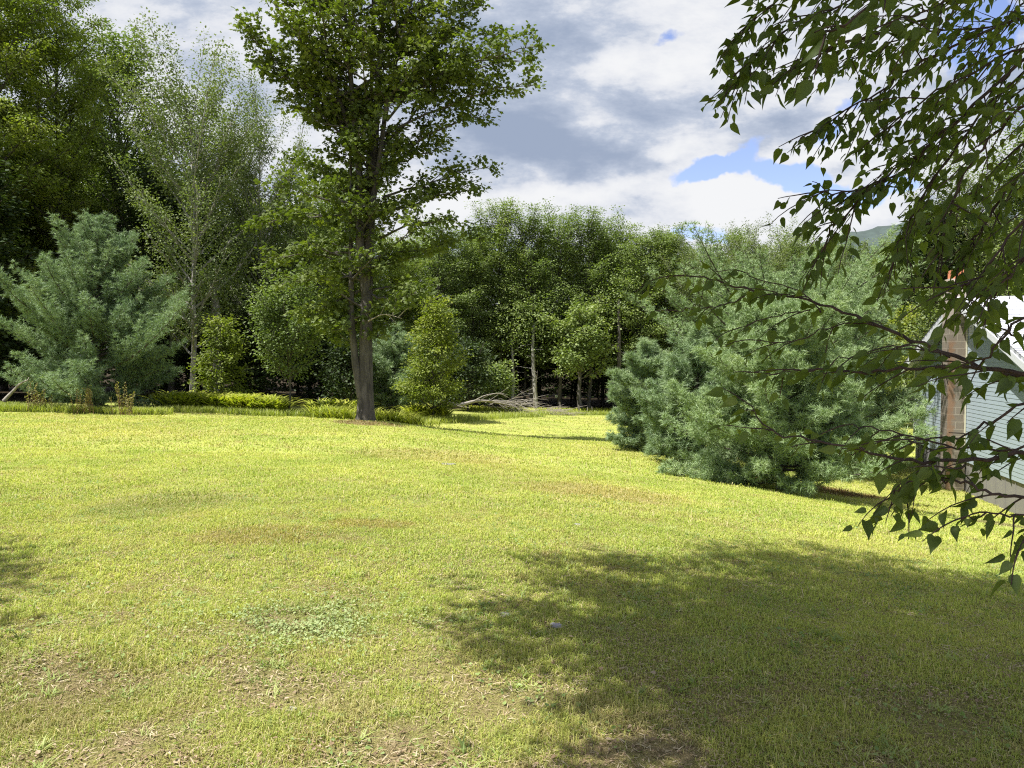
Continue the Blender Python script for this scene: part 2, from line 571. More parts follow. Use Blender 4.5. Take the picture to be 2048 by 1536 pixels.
def make_grass_mat():
    m, T = mat('grass_blades')
    out = T.n('ShaderNodeOutputMaterial')
    ge = T.n('ShaderNodeNewGeometry')
    c, _ = lawn_colour(T, ge.outputs['Position'])
    at = T.n('ShaderNodeAttribute', attribute_name='tint')
    c = T.mix(T.ramp01(at.outputs['Fac'], .0, .45), T.mix(.6, c, (.20, .30, .06)), c)
    c = T.mix(T.ramp01(at.outputs['Fac'], .80, .95), c, (.60, .53, .30))
    df = T.n('ShaderNodeBsdfDiffuse')
    tr = T.n('ShaderNodeBsdfTranslucent')
    T.nt.links.new(c, df.inputs[0])
    T.nt.links.new(T.mix(1.0, c, (1.35, 1.35, .8), 'MULTIPLY'), tr.inputs[0])
    mx = T.n('ShaderNodeMixShader')
    mx.inputs[0].default_value = .35
    T.nt.links.new(df.outputs[0], mx.inputs[1])
    T.nt.links.new(tr.outputs[0], mx.inputs[2])
    T.nt.links.new(mx.outputs[0], out.inputs[0])
    return m


def tag(o, label=None, cat=None, group=None, kind=None):
    if label:
        o['label'] = label
    if cat:
        o['category'] = cat
    if group:
        o['group'] = group
    if kind:
        o['kind'] = kind
    return o


def empty(name, loc=(0, 0, 0), rz=0.0, s=1.0):
    o = bpy.data.objects.new(name, None)
    COL.objects.link(o)
    o.location = loc
    o.rotation_euler = (0, 0, rz)
    o.scale = (s, s, s) if not isinstance(s, tuple) else s
    o.empty_display_size = .3
    return o


def copy_tree(o):
    c = o.copy()
    COL.objects.link(c)
    for ch in list(o.children):
        d = ch.copy()
        COL.objects.link(d)
        d.parent = c
    return c


M_LEAF_MAPLE = foliage('maple_leaves', (.052, .078, .014), (.10, .135, .024), (.195, .23, .04), .34, nscale=.45)
M_LEAF_WOOD = foliage('hardwood_leaves', (.105, .15, .045), (.18, .235, .07), (.29, .335, .105), .30, nscale=.35)
M_LEAF_LEFT = foliage('left_tree_leaves', (.09, .13, .022), (.165, .215, .036), (.30, .335, .055), .36, nscale=.4)
M_LEAF_YEL = foliage('yellow_green_leaves', (.12, .16, .025), (.20, .24, .035), (.32, .33, .05), .36, nscale=.5)
M_LEAF_ASPEN = foliage('aspen_leaves', (.09, .125, .045), (.16, .20, .075), (.26, .29, .11), .30, nscale=.6)
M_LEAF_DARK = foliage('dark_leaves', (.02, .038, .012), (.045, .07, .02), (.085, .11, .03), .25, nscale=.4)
M_BIRCH = foliage('birch_leaves', (.075, .11, .02), (.12, .165, .03), (.20, .24, .04), .48, .5, .03, nscale=1.5)
M_NEEDLE = foliage('pine_needles', (.14, .22, .105), (.24, .33, .16), (.38, .46, .23), .25, .5, .05, nscale=.9, tcol=(1.1, 1.2, .7))
M_NEEDLE_Y = foliage('pine_needles_green', (.17, .25, .11), (.27, .37, .165), (.43, .51, .25), .25, .5, .05, nscale=1.2, tcol=(1.1, 1.2, .6))
M_FERN = foliage('fern_fronds', (.22, .27, .04), (.36, .38, .05), (.48, .45, .07), .35, nscale=.8)
M_BARK = bark('bark_grey', (.028, .025, .022), (.13, .115, .10), 7, .22, .9)
M_BARK_D = bark('bark_dark', (.03, .025, .02), (.10, .08, .065), 8, .2)
M_BARK_P = bark('bark_pale', (.16, .15, .13), (.42, .40, .36), 5, .5, .3)
M_BARK_T = bark('twig_bark', (.035, .022, .018), (.10, .065, .05), 20, .5, .3)
M_DEAD = bark('dead_wood', (.16, .14, .12), (.42, .375, .32), 9, .4, .3)

# ------------------------------------------------------------------ ground
def build_ground():
    n = 340
    s = np.linspace(-1, 1, n)
    gx = np.sinh(s * 5.2) / np.sinh(5.2) * 1500
    s2 = np.linspace(-1, 1, n + 60)
    gy = 12 + np.sinh(s2 * 4.9) / np.sinh(4.9) * 1500
    X, Y = np.meshgrid(gx, gy)
    Z = terrain(X.ravel(), Y.ravel())
    V = np.stack([X.ravel(), Y.ravel(), Z], 1)
    nx = n
    i = np.arange(len(gy) - 1)[:, None] * nx
    j = np.arange(nx - 1)[None]
    Fq = np.stack([i + j, i + j + 1, i + nx + j + 1, i + nx + j], 2).reshape(-1, 4)
    x, y = V[:, 0], V[:, 1]
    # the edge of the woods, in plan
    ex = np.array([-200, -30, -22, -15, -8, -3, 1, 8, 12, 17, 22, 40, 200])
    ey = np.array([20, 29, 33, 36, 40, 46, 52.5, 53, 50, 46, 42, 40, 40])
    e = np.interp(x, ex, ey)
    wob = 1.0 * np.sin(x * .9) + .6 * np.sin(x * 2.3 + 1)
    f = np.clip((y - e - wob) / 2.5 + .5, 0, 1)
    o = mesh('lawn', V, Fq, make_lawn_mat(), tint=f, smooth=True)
    tag(o, kind='structure')


build_ground()


def build_hill():
    xs = np.linspace(-300, 1500, 150)
    ys = np.linspace(700, 1500, 60)
    X, Y = np.meshgrid(xs, ys)
    t = (Y - 700) / 800
    ridge = np.interp(X, [-300, 100, 300, 395, 455, 600, 900, 1500], [10, 40, 110, 150, 172, 205, 180, 60])
    rng = np.random.default_rng(5)
    Z = -3 + ridge * np.sin(np.clip(t * 1.9, 0, 1) * np.pi / 2) * (1 - .5 * np.clip(t - .5, 0, 1)) + rng.normal(0, 1.8, X.shape) + 3 * np.sin(X * .06) * np.sin(Y * .05)
    Z[0] = -8
    V = np.stack([X.ravel(), Y.ravel(), Z.ravel()], 1)
    nx = len(xs)
    i = np.arange(len(ys) - 1)[:, None] * nx
    j = np.arange(nx - 1)[None]
    Fq = np.stack([i + j, i + j + 1, i + nx + j + 1, i + nx + j], 2).reshape(-1, 4)
    m = plain('hill_forest', (.045, .065, .058), .95, .45, .08, .5)  # bluish tint in the base colour stands in for distance haze
    tag(mesh('hill', V, Fq, m), kind='structure')


build_hill()

# ------------------------------------------------------------------ tree generators
def path(rng, p0, d, L, n=7, up=0.0, wob=.12):
    """a curved branch: starts along d and bends up (or down) by `up`"""
    d = np.array(d, float)
    d /= np.linalg.norm(d)
    P = [np.array(p0, float)]
    st = L / (n - 1)
    for i in range(n - 1):
        d = d + np.array([0, 0, up / (n - 1)]) + rng.normal(0, wob, 3) * .5
        d /= np.linalg.norm(d)
        P.append(P[-1] + d * st)
    return np.array(P)


def at(P, s):
    k = s * (len(P) - 1)
    i = int(min(k, len(P) - 2))
    f = k - i
    return P[i] * (1 - f) + P[i + 1] * f, P[i + 1] - P[i]


def hardwood(name, seed, H, rad, base, tr, nprim, el0, el1, up, leafn, lsize, lmat, bmat, leaders=None, spread=.30, flat=.35,
             sec=1.7, tpl=KITE, twigs=False, gappy=.12, wood_k=7, loc=(0, 0, 0), link=True, secm=.42, leafup=1.0, inner=0, extra=()):
    """rad: function (height fraction of crown, azimuth) -> limb length in metres"""
    rng = np.random.default_rng(seed)
    mb = MB()
    if leaders is None:
        n = 12
        z = np.linspace(-.3, H * .97, n)
        wx = np.cumsum(rng.normal(0, H * .006, n))
        wy = np.cumsum(rng.normal(0, H * .006, n))
        wx[:2] = 0
        wy[:2] = 0
        leaders = [(np.stack([wx, wy, z], 1), tr, base)]
    cent, cdir = [], []

    def limb(B, L, Lr, br, sec):
        ns = max(2, int(Lr * sec) + 1)
        for q in range(ns):
            u = .22 + .78 * (q + rng.random() * .7) / ns
            u = min(u, .98)
            p1, d1 = at(B, u)
            d1 = d1 / np.linalg.norm(d1)
            side = np.array([-d1[1], d1[0], 0]) * (1 if (q % 2) else -1)
            d2 = d1 * .75 + side * rng.uniform(.5, 1.0) + np.array([0, 0, rng.normal(.12, .22)])
            L2 = (secm * L * (1.05 - u) + .35) * rng.uniform(.7, 1.2)
            S = path(rng, p1, d2, L2, 5, up * .6, .15)
            mb.tube(S, np.linspace(br * .35 + .004, .004, 5), 4 if not twigs else 5, cap=False)
            nc = max(2, int(L2 / .22))
            for c in range(nc):
                uu = .15 + .85 * (c + rng.random()) / nc
                p2, dd = at(S, min(uu, 1))
                if twigs and rng.random() < .6:
                    d3 = unit(dd) + rng.normal(0, .6, 3)
                    tw = path(rng, p2, d3, rng.uniform(.15, .4), 3, .2)
                    mb.tube(tw, [.004, .003, .002], 3, cap=False)
                    p2 = tw[-1]
                cent.append(p2)
                cdir.append(unit(dd))

    for pts, r in extra:
        q = np.linspace(0, 1, 9)
        A = np.array(pts, float)
        B = np.stack([np.interp(q, np.linspace(0, 1, len(A)), A[:, i]) for i in range(3)], 1)
        B[1:-1] = (B[:-2] + 2 * B[1:-1] + B[2:]) / 4 + rng.normal(0, .05, (7, 3))
        mb.tube(B, np.linspace(r, .008, 9), 6)
        Lr = np.linalg.norm(np.diff(B, axis=0), axis=1).sum()
        limb(B, Lr * .85, Lr, r, sec * 1.9)
    for (P, r0, hb) in leaders:
        h = np.linspace(0, 1, len(P))
        rr = r0 * (1 - h) ** .8 * .94 + r0 * .04
        if P[0][2] <= 0:
            rr = rr * (1 + .45 * np.exp(-np.maximum(P[:, 2], 0) / .35))
            # finer root flare
        mb.tube(P, rr, wood_k + 3 if r0 > .12 else wood_k)
    tot = sum(l[0][-1][2] - max(l[2], l[0][0][2]) for l in leaders)
    az = rng.random() * 6.28
    for (P, r0, hb) in leaders:
        z0, z1 = max(hb, P[0][2]), P[-1][2]
        m = max(3, int(nprim * (z1 - z0) / tot))
        hs = z0 + (z1 - z0) * (np.arange(m) + rng.random(m) * .8) / m
        for hgt in hs:
            s = np.interp(hgt, P[:, 2], np.linspace(0, 1, len(P)))
            p0, _ = at(P, s)
            az += 2.4 + rng.normal(0, .35)
            t = (hgt - base) / (H - base)
            L = rad(t, az) * rng.uniform(.72, 1.05)
            if rng.random() < gappy:
                L *= .45
            # limbs that start off centre still end on the outline
            L = max(.35, L - .6 * (p0[0] * math.cos(az) + p0[1] * math.sin(az)))
            el = R(np.interp(t, [0, 1], [el0, el1]) + rng.normal(0, 7))
            d = (math.cos(az) * math.cos(el), math.sin(az) * math.cos(el), math.sin(el))
            Lr = L / max(.35, math.cos(min(1.25, el + up * .45)))
            B = path(rng, p0, d, Lr, 8, up, .10)
            br = min(r0 * (1 - s) * .55 + .012, .016 + .017 * L)
            mb.tube(B, br * (1 - np.linspace(0, 1, 8)) + .006, wood_k - 2)
            limb(B, L, Lr, br, sec)
        cent.append(P[-1])
        cdir.append(np.array([0, 0, 1.0]))
    for q in range(inner):
        P, r0, hb = leaders[rng.integers(len(leaders))]
        z0 = max(hb + .1, P[0][2])
        hh = rng.uniform(z0, P[-1][2])
        p0, _ = at(P, np.interp(hh, P[:, 2], np.linspace(0, 1, len(P))))
        a = rng.random() * 6.283
        S = path(rng, p0, (math.cos(a), math.sin(a), .35), rng.uniform(.35, 1.3), 5, .2, .2)
        mb.tube(S, np.linspace(.012, .004, 5), 4, cap=False)
        for u in (.55, .8, 1):
            cent.append(at(S, u * .999)[0])
            cdir.append(np.array([math.cos(a), math.sin(a), 0]))
    cent, cdir = np.array(cent), np.array(cdir)
    k = max(1, int(leafn / len(cent)))
    C = np.repeat(cent, k, 0)
    Dd = np.repeat(cdir, k, 0)
    off = rng.normal(0, 1, C.shape) * np.array([spread, spread, spread * flat])
    Pp = C + off + Dd * rng.random((len(C), 1)) * .1
    D = unit(off + Dd * .15 + rng.normal(0, .12, C.shape)) + np.array([0, 0, -.35])
    Nn = rng.normal(0, .42, C.shape) + np.array([0, 0, leafup])
    rt = empty(name, loc)
    if not link:
        COL.objects.unlink(rt)
    mb.build('trunk', bmat, rt, smooth=True)
    S = lsize * rng.uniform(.65, 1.25, len(Pp))
    leafmesh('crown', tpl, Pp, D, Nn, S, lmat, rt, rng, tint=np.clip(np.repeat(rng.random(len(cent)), k) * .6 + rng.random(len(Pp)) * .4, 0, 1))
    return rt


def prof(*pts):
    xs, ys = zip(*pts)
    return lambda t, az=0: float(np.interp(t, xs, ys))


def pine(name, seed, H, rad, ntuft, nlen=.12, nw=.0065, needles=9, base=.22, whorl=.30, up=.75, el0=-10, el1=50, loc=(0, 0, 0), lean=0.0, nm=None):
    rng = np.random.default_rng(seed)
    mb = MB()
    n = 12
    z = np.linspace(-.2, H, n)
    P = np.stack([np.cumsum(rng.normal(0, .015, n)) + lean * z / H, np.cumsum(rng.normal(0, .015, n)), z], 1)
    mb.tube(P, np.linspace(.028 * H ** .9, .012, n), 8)
    tc_, td_ = [], []
    zz = base
    while zz < H * .985:
        t = (zz - base) / (H - base)
        nb = rng.integers(5, 8) if t < .8 else rng.integers(3, 5)
        a0 = rng.random() * 6.28
        for b in range(nb):
            az = a0 + b * 6.28 / nb + rng.normal(0, .2)
            zb = zz + rng.normal(0, .06)
            p0, _ = at(P, (zb + .2) / (H + .2))
            L = max(.25, rad(t, az) * rng.uniform(.62, 1.10) * (1 + .20 * math.sin(az * 2 + seed) * math.sin(zz * 2.3 + seed * 1.7) + .13 * math.sin(az * 3 - zz * 1.9)))
            el = R(np.interp(t, [0, .5, 1], [el0, 18, el1]) + rng.normal(0, 6))
            d = (math.cos(az) * math.cos(el), math.sin(az) * math.cos(el), math.sin(el))
            B = path(rng, p0, d, L * 1.12, 8, up * (.75 if t < .1 else 1), .08)
            r = .008 + .009 * L
            mb.tube(B, np.linspace(r, .005, 8), 5, cap=False)
            tc_.append(B[-1])
            td_.append(unit(B[-1] - B[-2]))
            ns = max(4, int(L * 6.5))
            for q in range(ns):
                u = .18 + .8 * (q + .3 * rng.random()) / ns
                p1, d1 = at(B, u)
                d1 = unit(d1)
                side = unit(np.array([-d1[1], d1[0], 0])) * (1 if q % 2 else -1)
                d2 = d1 * 1.0 + side * rng.uniform(.45, .9) + np.array([0, 0, rng.normal(.15, .22)])
                L2 = (.42 * L * (1.08 - u) + .16) * rng.uniform(.6, 1.15)
                S = path(rng, p1, d2, L2, 4, up * .8, .12)
                mb.tube(S, np.linspace(.007, .003, 4), 3, cap=False)
                k = max(1, int(L2 / .075))
                for c in range(k):
                    uu = (c + 1) / k
                    p2, dd = at(S, uu * .999)
                    dd = unit(dd)
                    sp = rng.normal(0, .055, 3)
                    tc_.append(p2 + sp)
                    td_.append(unit(dd + sp * 5 + rng.normal(0, .25, 3) + np.array([0, 0, .1])))
        zz += whorl * rng.uniform(.8, 1.15) * (1 if t < .85 else .7)
    for q in range(6):
        tc_.append(P[-1] - np.array([0, 0, .08 * q]))
        td_.append(np.array([0, 0, 1.0]))
    C, D = np.array(tc_), np.array(td_)
    mul = max(1, int(round(ntuft / len(C))))
    C, D = np.repeat(C, mul, 0), np.repeat(D, mul, 0)
    jj = rng.normal(0, .045 if mul > 1 else 0, C.shape)
    C, D = C + jj, unit(D + jj * 4)
    if len(C) > ntuft:
        k = rng.permutation(len(C))[:ntuft]
        C, D = C[k], D[k]
    m = needles
    C2, D2 = np.repeat(C, m, 0), np.repeat(D, m, 0)
    j = unit(rng.normal(0, 1, C2.shape))
    dd = unit(D2 * .75 + j * .78)
    st = C2 - D2 * rng.random((len(C2), 1)) * .07
    L = nlen * rng.uniform(.7, 1.15, len(C2))
    sidev = unit(np.cross(dd, rng.normal(0, 1, C2.shape)))
    w = nw * sidev
    V = np.stack([st - w, st + dd * L[:, None] + np.array([0, 0, -.12]) * L[:, None], st + w], 1).reshape(-1, 3)
    F = np.arange(len(V)).reshape(-1, 3)
    print('pine', name, len(C), 'tufts', len(V) // 3, 'needles')
    tint = np.repeat(np.clip(np.repeat(rng.random(len(C)), m) * .6 + rng.random(len(C2)) * .4, 0, 1), 3)
    rt = empty(name, loc)
    mb.build('trunk', M_BARK_D, rt, smooth=True)
    mesh('crown', V, F, nm or M_NEEDLE, rt, tint=tint)
    return rt


# ------------------------------------------------------------------ the big maple
def build_maple():
    g = gpix(731, 842)
    dist = g[1]
    k = dist / F_PX                                   # metres per pixel there
    hh = [0, .9, 1.6, 2.7, 4.0, 5.7, 6.6, 8.0, 9.0, 10.5, 11.7, 12.5, 13.4, 14.5, 16, 18.5]
    rl = [.3, .5, .9, 1.5, 2.3, 3.1, 3.5, 2.9, 2.3, 2.2, 3.6, 3.9, 4.2, 3.6, 2.8, .6]
    rr = [.3, .5, .9, 1.4, 2.2, 2.9, 3.9, 3.7, 2.4, 2.6, 5.6, 5.9, 5.4, 4.2, 3.2, .6]
    H, base = 18.5, 1.9

    def rad(t, az):
        h = base + t * (H - base) + 1.5
        a, b = np.interp(h, hh, rl), np.interp(h, hh, rr)
        c = math.cos(az)
        side = a if c < 0 else b
        mid = (a + b) * .42
        return .66 * float(mid + (side - mid) * abs(c) ** .7)

    def lead(pts):
        P = np.array(pts, float)
        s = np.linspace(0, 1, len(P))
        q = np.linspace(0, 1, 16)
        return np.stack([np.interp(q, s, P[:, i]) for i in range(3)], 1)
    leaders = [
        (lead([(0, 0, -.3), (.02, 0, 1.2), (.03, 0, 3), (.10, .1, 5.5), (.28, .1, 8), (.45, .1, 11), (.75, 0, 14), (1.0, 0, 18.2)]), .275, 2.6),
        (lead([(-.12, -.08, .8), (-.30, -.1, 1.9), (-.42, -.1, 3.3), (-.45, 0, 5.5), (-.42, 0, 8), (-.55, 0, 11.5)]), .15, 2.2),
        (lead([(.05, 0, 4.2), (-.12, -.1, 5.6), (-.1, -.2, 8), (-.35, -.2, 11), (-.6, -.1, 14), (-.9, 0, 17.2)]), .17, 5.0),
        (lead([(.2, 0, 6.8), (.55, -.25, 8.4), (.85, -.4, 10.5), (1.5, -.5, 13), (2.3, -.4, 15.8)]), .12, 8.0),
        (lead([(0, .1, 5.2), (.05, .5, 7.0), (.1, .8, 10), (.1, 1.2, 13.5), (.1, 1.4, 16.0)]), .13, 7.0),
        (lead([(-.3, -.1, 9.2), (-.9, -.2, 11.0), (-1.4, -.2, 13), (-1.9, -.1, 15.4)]), .09, 10.0)]
    rx = np.random.default_rng(4)
    extra = []
    for pts in ([(742, 330), (630, 215), (550, 120), (490, 62)], [(738, 285), (650, 250), (575, 195)], [(722, 430), (610, 435), (512, 450)],
                [(730, 500), (620, 505), (528, 520)], [(738, 240), (620, 110), (556, 15)], [(728, 575), (660, 610), (612, 640)],
                [(762, 270), (880, 215), (975, 180), (1066, 170)], [(765, 310), (890, 255), (985, 225)], [(785, 205), (930, 125), (1080, 92)],
                [(765, 395), (860, 365), (975, 335)], [(758, 430), (870, 390), (962, 378)], [(752, 520), (850, 495), (968, 478)],
                [(775, 240), (880, 85), (955, 10)], [(765, 340), (830, 310), (890, 292)], [(745, 590), (800, 600), (850, 575)],
                [(735, 360), (660, 350), (575, 320)], [(735, 410), (650, 400), (560, 370)], [(750, 620), (720, 640), (668, 650)],
                [(745, 350), (640, 190), (525, 125)], [(780, 190), (900, 150), (1040, 120)], [(750, 480), (830, 450), (900, 440)],
                [(738, 555), (650, 555), (560, 570)], [(760, 300), (870, 180), (1000, 60)]):
        dd = rx.normal(0, 1.3)
        extra.append(([pix(p[0], p[1], g[1] + dd * i / (len(pts) - 1)) - g for i, p in enumerate(pts)], .045))
    rt = hardwood('maple_tree', 11, H, rad, base, .3, 120, 6, 34, .2, 46000, .135, M_LEAF_MAPLE, M_BARK, leaders, spread=.145, flat=.55,
                  sec=1.1, tpl=MAPLE, twigs=True, gappy=.32, secm=.30, inner=170, extra=extra, loc=tuple(g), leafup=.75)
    rt.rotation_euler = (0, 0, 0)
    tag(rt, 'tall green maple with a forked grey trunk standing alone in the middle of the lawn', 'tree')
    # a bleached dead limb low in the crown
    rng = np.random.default_rng(3)
    mb = MB()
    B = path(rng, (.1, -.1, 3.3), (.8, -.5, .45), 1.9, 8, -.3, .25)
    mb.tube(B, np.linspace(.03, .008, 8), 5)
    for s, dx in ((.4, (.3, -.2, .9)), (.55, (.9, 0, -.5)), (.75, (.2, 0, .8)), (.9, (.9, -.1, .4))):
        p, _ = at(B, s)
        mb.tube(path(rng, p, dx, .55, 5, 0, .3), np.linspace(.014, .004, 5), 4)
    d = mb.build('dead_branch', M_DEAD, rt, smooth=True)
    d['label'] = 'bare bleached dead branch low on the right of the crown'
    return g


maple_g = build_maple()


# ------------------------------------------------------------------ pines
def pine_prof(r, k=.9, top=.05, low=.78):
    return lambda t, az=0: r * float(np.interp(t, [0, .12, .3, .55, .8, 1], [low, 1, .93, .68 * k, .38 * k, top]))


def put_pine(px, ybase, ytop, name, seed, width_px, ntuft, label, depth=None, group=None, **kw):
    g = gpix(px, ybase) if depth is None else gdep(px, depth)
    top = pix(px, ytop, g[1])
    H = top[2] - g[2]
    r = width_px / 2 / F_PX * g[1]
    rt = pine(name, seed, H, pine_prof(r, kw.pop('k', 1.0)), ntuft, loc=tuple(g), **kw)
    me = [c for c in rt.children if c.name.startswith('crown')][0].data
    co = np.empty(len(me.vertices) * 3, np.float32)
    me.vertices.foreach_get('co', co)
    rt.scale = (1, 1, H / float(co[2::3].max()))
    tag(rt, label, 'pine tree', group)
    return rt


put_pine(190, 818, 412, 'pine_tree', 21, 400, 32000, 'broad blue-green pine standing at the left edge of the lawn', nlen=.16, nw=.009, needles=10, whorl=.34, k=1.05, up=.9)
put_pine(1568, 962, 575, 'pine_tree', 22, 470, 28000, 'nearest of the right-hand pines, its low boughs sweeping over brown needles', depth=16.2, nm=M_NEEDLE_Y, nlen=.13, nw=.006, needles=11, whorl=.27, k=1.3, up=.6)
put_pine(1395, 906, 640, 'pine_tree', 23, 270, 15000, 'middle sized pine between the smallest and the nearest right-hand pines', depth=19.5, nlen=.14, nw=.007, needles=10, whorl=.28, k=1.1)
put_pine(1300, 884, 668, 'pine_tree', 24, 200, 14000, 'smallest and leftmost of the right-hand pines, bluish with pale leaders', depth=22.5, nlen=.15, nw=.008, needles=10, whorl=.28, k=1.25)
put_pine(1560, 930, 450, 'pine_tree', 25, 520, 38000, 'tallest right-hand pine rising hazy green behind the nearest pine', depth=23.0, nm=M_NEEDLE_Y, nlen=.16, nw=.008, needles=10, whorl=.32, k=1.95, up=.8)
put_pine(1700, 930, 530, 'pine_tree', 26, 300, 16000, 'grey-green pine beside the tallest pine on its house side', depth=24.5, nlen=.17, nw=.009, needles=9, whorl=.34, k=1.2)
put_pine(792, 812, 640, 'pine_tree', 27, 170, 9000, 'blue-green pine half hidden behind the maple trunk and the young birch', depth=39.5, nlen=.2, nw=.012, needles=9, whorl=.34, k=1.2)


# ------------------------------------------------------------------ small trees on the edge of the lawn
def small_tree(px, depth, ytop, wpx, seed, lmat, label, cat='tree', name='young_tree', basef=.12, n=9000, ls=.13, el=(25, 55), prof_=None, bm=None, tr=.05, spread=.2, **kw):
    g = gdep(px, depth)
    H = pix(px, ytop, depth)[2] - g[2]
    r = wpx / 2 / F_PX * depth
    f = prof_ or [(0, .8), (.2, 1), (.5, .8), (.8, .4), (1, .08)]
    rt = hardwood(name, seed, H, prof(*[(a, b * r) for a, b in f]), H * basef, tr, 46, el[0], el[1], .2, n, ls, lmat, bm or M_BARK, spread=spread, flat=.6,
                  sec=2.2, gappy=.08, loc=tuple(g), **kw)
    tag(rt, label, cat)
    return rt


small_tree(866, 36, 612, 135, 31, M_LEAF_YEL, 'slender pointed yellow-green birch growing right of the maple trunk', name='young_birch', prof_=[(0, .95), (.15, 1), (.45, .7), (.75, .32), (1, .04)], el=(20, 45), basef=.06, n=13000, ls=.12, tr=.045)
small_tree(577, 31.5, 600, 150, 32, M_LEAF_WOOD, 'small round tree on a thin bare trunk left of the maple', basef=.27, n=11000, ls=.12, el=(30, 60), prof_=[(0, .5), (.25, 1), (.55, .95), (.8, .6), (1, .2)])
small_tree(444, 34, 645, 110, 33, M_LEAF_YEL, 'pale green sapling with flat leafy tiers right of the blue-green pine', name='sapling', basef=.1, n=5000, ls=.14, el=(5, 30), spread=.16, tr=.03)
small_tree(935, 44, 700, 120, 34, M_LEAF_DARK, 'low bushy tree in the shade above the fallen limb', basef=.1, n=6000, ls=.17)
small_tree(990, 47, 735, 95, 35, M_LEAF_WOOD, 'drooping grey-green bush over the brush pile', name='bush', cat='bush', basef=.05, n=4500, ls=.17, el=(40, 20))
small_tree(1160, 50.5, 640, 150, 36, M_LEAF_WOOD, 'twin trunked leafy maple at the edge of the far wood', basef=.35, n=9000, ls=.2, tr=.17, bm=M_BARK)
small_tree(1868, 33, 590, 120, 37, M_LEAF_ASPEN, 'grey-green shrubby tree peeping over the left roof edge of the house', basef=.1, n=9000, ls=.13)
small_tree(1800, 40, 640, 170, 38, M_LEAF_YEL, 'light green bushy tree between the pines and the house', name='bushy_tree', basef=.08, n=11000, ls=.16)
small_tree(700, 37, 700, 120, 39, M_LEAF_DARK, 'dark leafy bush in the shade left of the maple trunk', name='bush', cat='bush', basef=.05, n=6000, ls=.15)


# ------------------------------------------------------------------ the woods
def wood_variants():
    V = {}
    V['round'] = hardwood('hardwood_tree', 41, 15, prof((0, 2.2), (.15, 3.2), (.45, 3.3), (.75, 2.4), (.92, 1.3), (1, .4)), 3.2, .17, 74, 10, 62, .3, 34000, .155, M_LEAF_WOOD, M_BARK, spread=.30, sec=1.3, loc=(0, 0, 0))
    V['tall'] = hardwood('hardwood_tree', 42, 17, prof((0, 1.8), (.2, 2.6), (.5, 2.7), (.8, 1.8), (.93, 1.0), (1, .3)), 4.0, .16, 74, 15, 68, .35, 31000, .155, M_LEAF_WOOD, M_BARK, spread=.28, sec=1.3)
    V['layer'] = hardwood('hardwood_tree', 43, 14, prof((0, 2.6), (.2, 3.6), (.5, 3.2), (.8, 2.0), (1, .5)), 2.2, .18, 64, 4, 50, .22, 32000, .155, M_LEAF_WOOD, M_BARK, spread=.32, flat=.25, sec=1.3)
    V['aspen'] = hardwood('aspen_tree', 44, 16.6, prof((0, 3.4), (.25, 5.0), (.6, 4.6), (.85, 3.0), (1, .8)), 2.6, .17, 62, 30, 60, .3, 44000, .145, M_LEAF_ASPEN, M_BARK_P, spread=.26, flat=.8, sec=1.4, gappy=.2, wood_k=7)
    V['leafy'] = hardwood('leafy_tree', 45, 20, prof((0, 3.2), (.2, 4.6), (.5, 4.8), (.8, 3.4), (1, .8)), 3.0, .25, 84, 6, 42, .15, 70000, .155, M_LEAF_LEFT, M_BARK, spread=.34, flat=.28, sec=1.0, gappy=.2)
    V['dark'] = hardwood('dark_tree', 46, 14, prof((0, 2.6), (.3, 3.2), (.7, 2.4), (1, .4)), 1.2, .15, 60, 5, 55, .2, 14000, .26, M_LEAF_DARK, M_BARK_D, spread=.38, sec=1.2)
    return V


WV = wood_variants()


def top_of(rt):
    me = [c for c in rt.children if c.name.startswith('crown')][0].data
    co = np.empty(len(me.vertices) * 3, np.float32)
    me.vertices.foreach_get('co', co)
    return float(np.percentile(co[2::3], 99.5))


HV = {k_: top_of(v_) for k_, v_ in WV.items()}
print('heights', HV)
used = set()
rngw = np.random.default_rng(77)


def put(kind, px, depth, ytop, label, group=None, cat='tree', wide=1.0, rz=None, sat=None):
    g = gdep(px, depth)
    H = pix(px, ytop, depth)[2] - g[2]
    s = H / HV[kind]
    src = WV[kind]
    if kind in used:
        o = copy_tree(src)
    else:
        o = src
        used.add(kind)
    o.location = tuple(g)
    o.rotation_euler = (0, 0, rngw.random() * 6.28 if rz is None else rz)
    o.scale = (s * wide, s * wide, s)
    for k in ('label', 'group', 'category'):
        if k in o:
            del o[k]
    tag(o, label, cat, group)
    return o


# left hand wood, front trees
for px_, d_, y_, lb_ in ((-180, 36, -60, 'leafy tree outside the left picture edge'), (-420, 34, 0, 'leafy tree well outside the left picture edge')):
    put('leafy', px_, d_, y_, lb_)
for k, px_ in enumerate(np.arange(-900, -60, 95)):
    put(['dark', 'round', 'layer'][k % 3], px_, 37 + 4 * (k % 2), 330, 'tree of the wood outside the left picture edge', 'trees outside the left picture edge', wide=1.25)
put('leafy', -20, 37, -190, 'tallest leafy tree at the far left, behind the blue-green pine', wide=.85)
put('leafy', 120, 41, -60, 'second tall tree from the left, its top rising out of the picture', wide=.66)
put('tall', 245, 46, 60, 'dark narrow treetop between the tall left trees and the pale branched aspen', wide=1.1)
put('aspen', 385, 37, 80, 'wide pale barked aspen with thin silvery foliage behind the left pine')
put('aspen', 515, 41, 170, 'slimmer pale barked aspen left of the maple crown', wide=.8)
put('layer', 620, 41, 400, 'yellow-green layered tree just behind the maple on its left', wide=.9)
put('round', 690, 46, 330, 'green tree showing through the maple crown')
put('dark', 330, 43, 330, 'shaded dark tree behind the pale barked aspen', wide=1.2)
put('dark', 90, 43, 330, 'shaded dark tree behind the top of the left pine', wide=1.3)
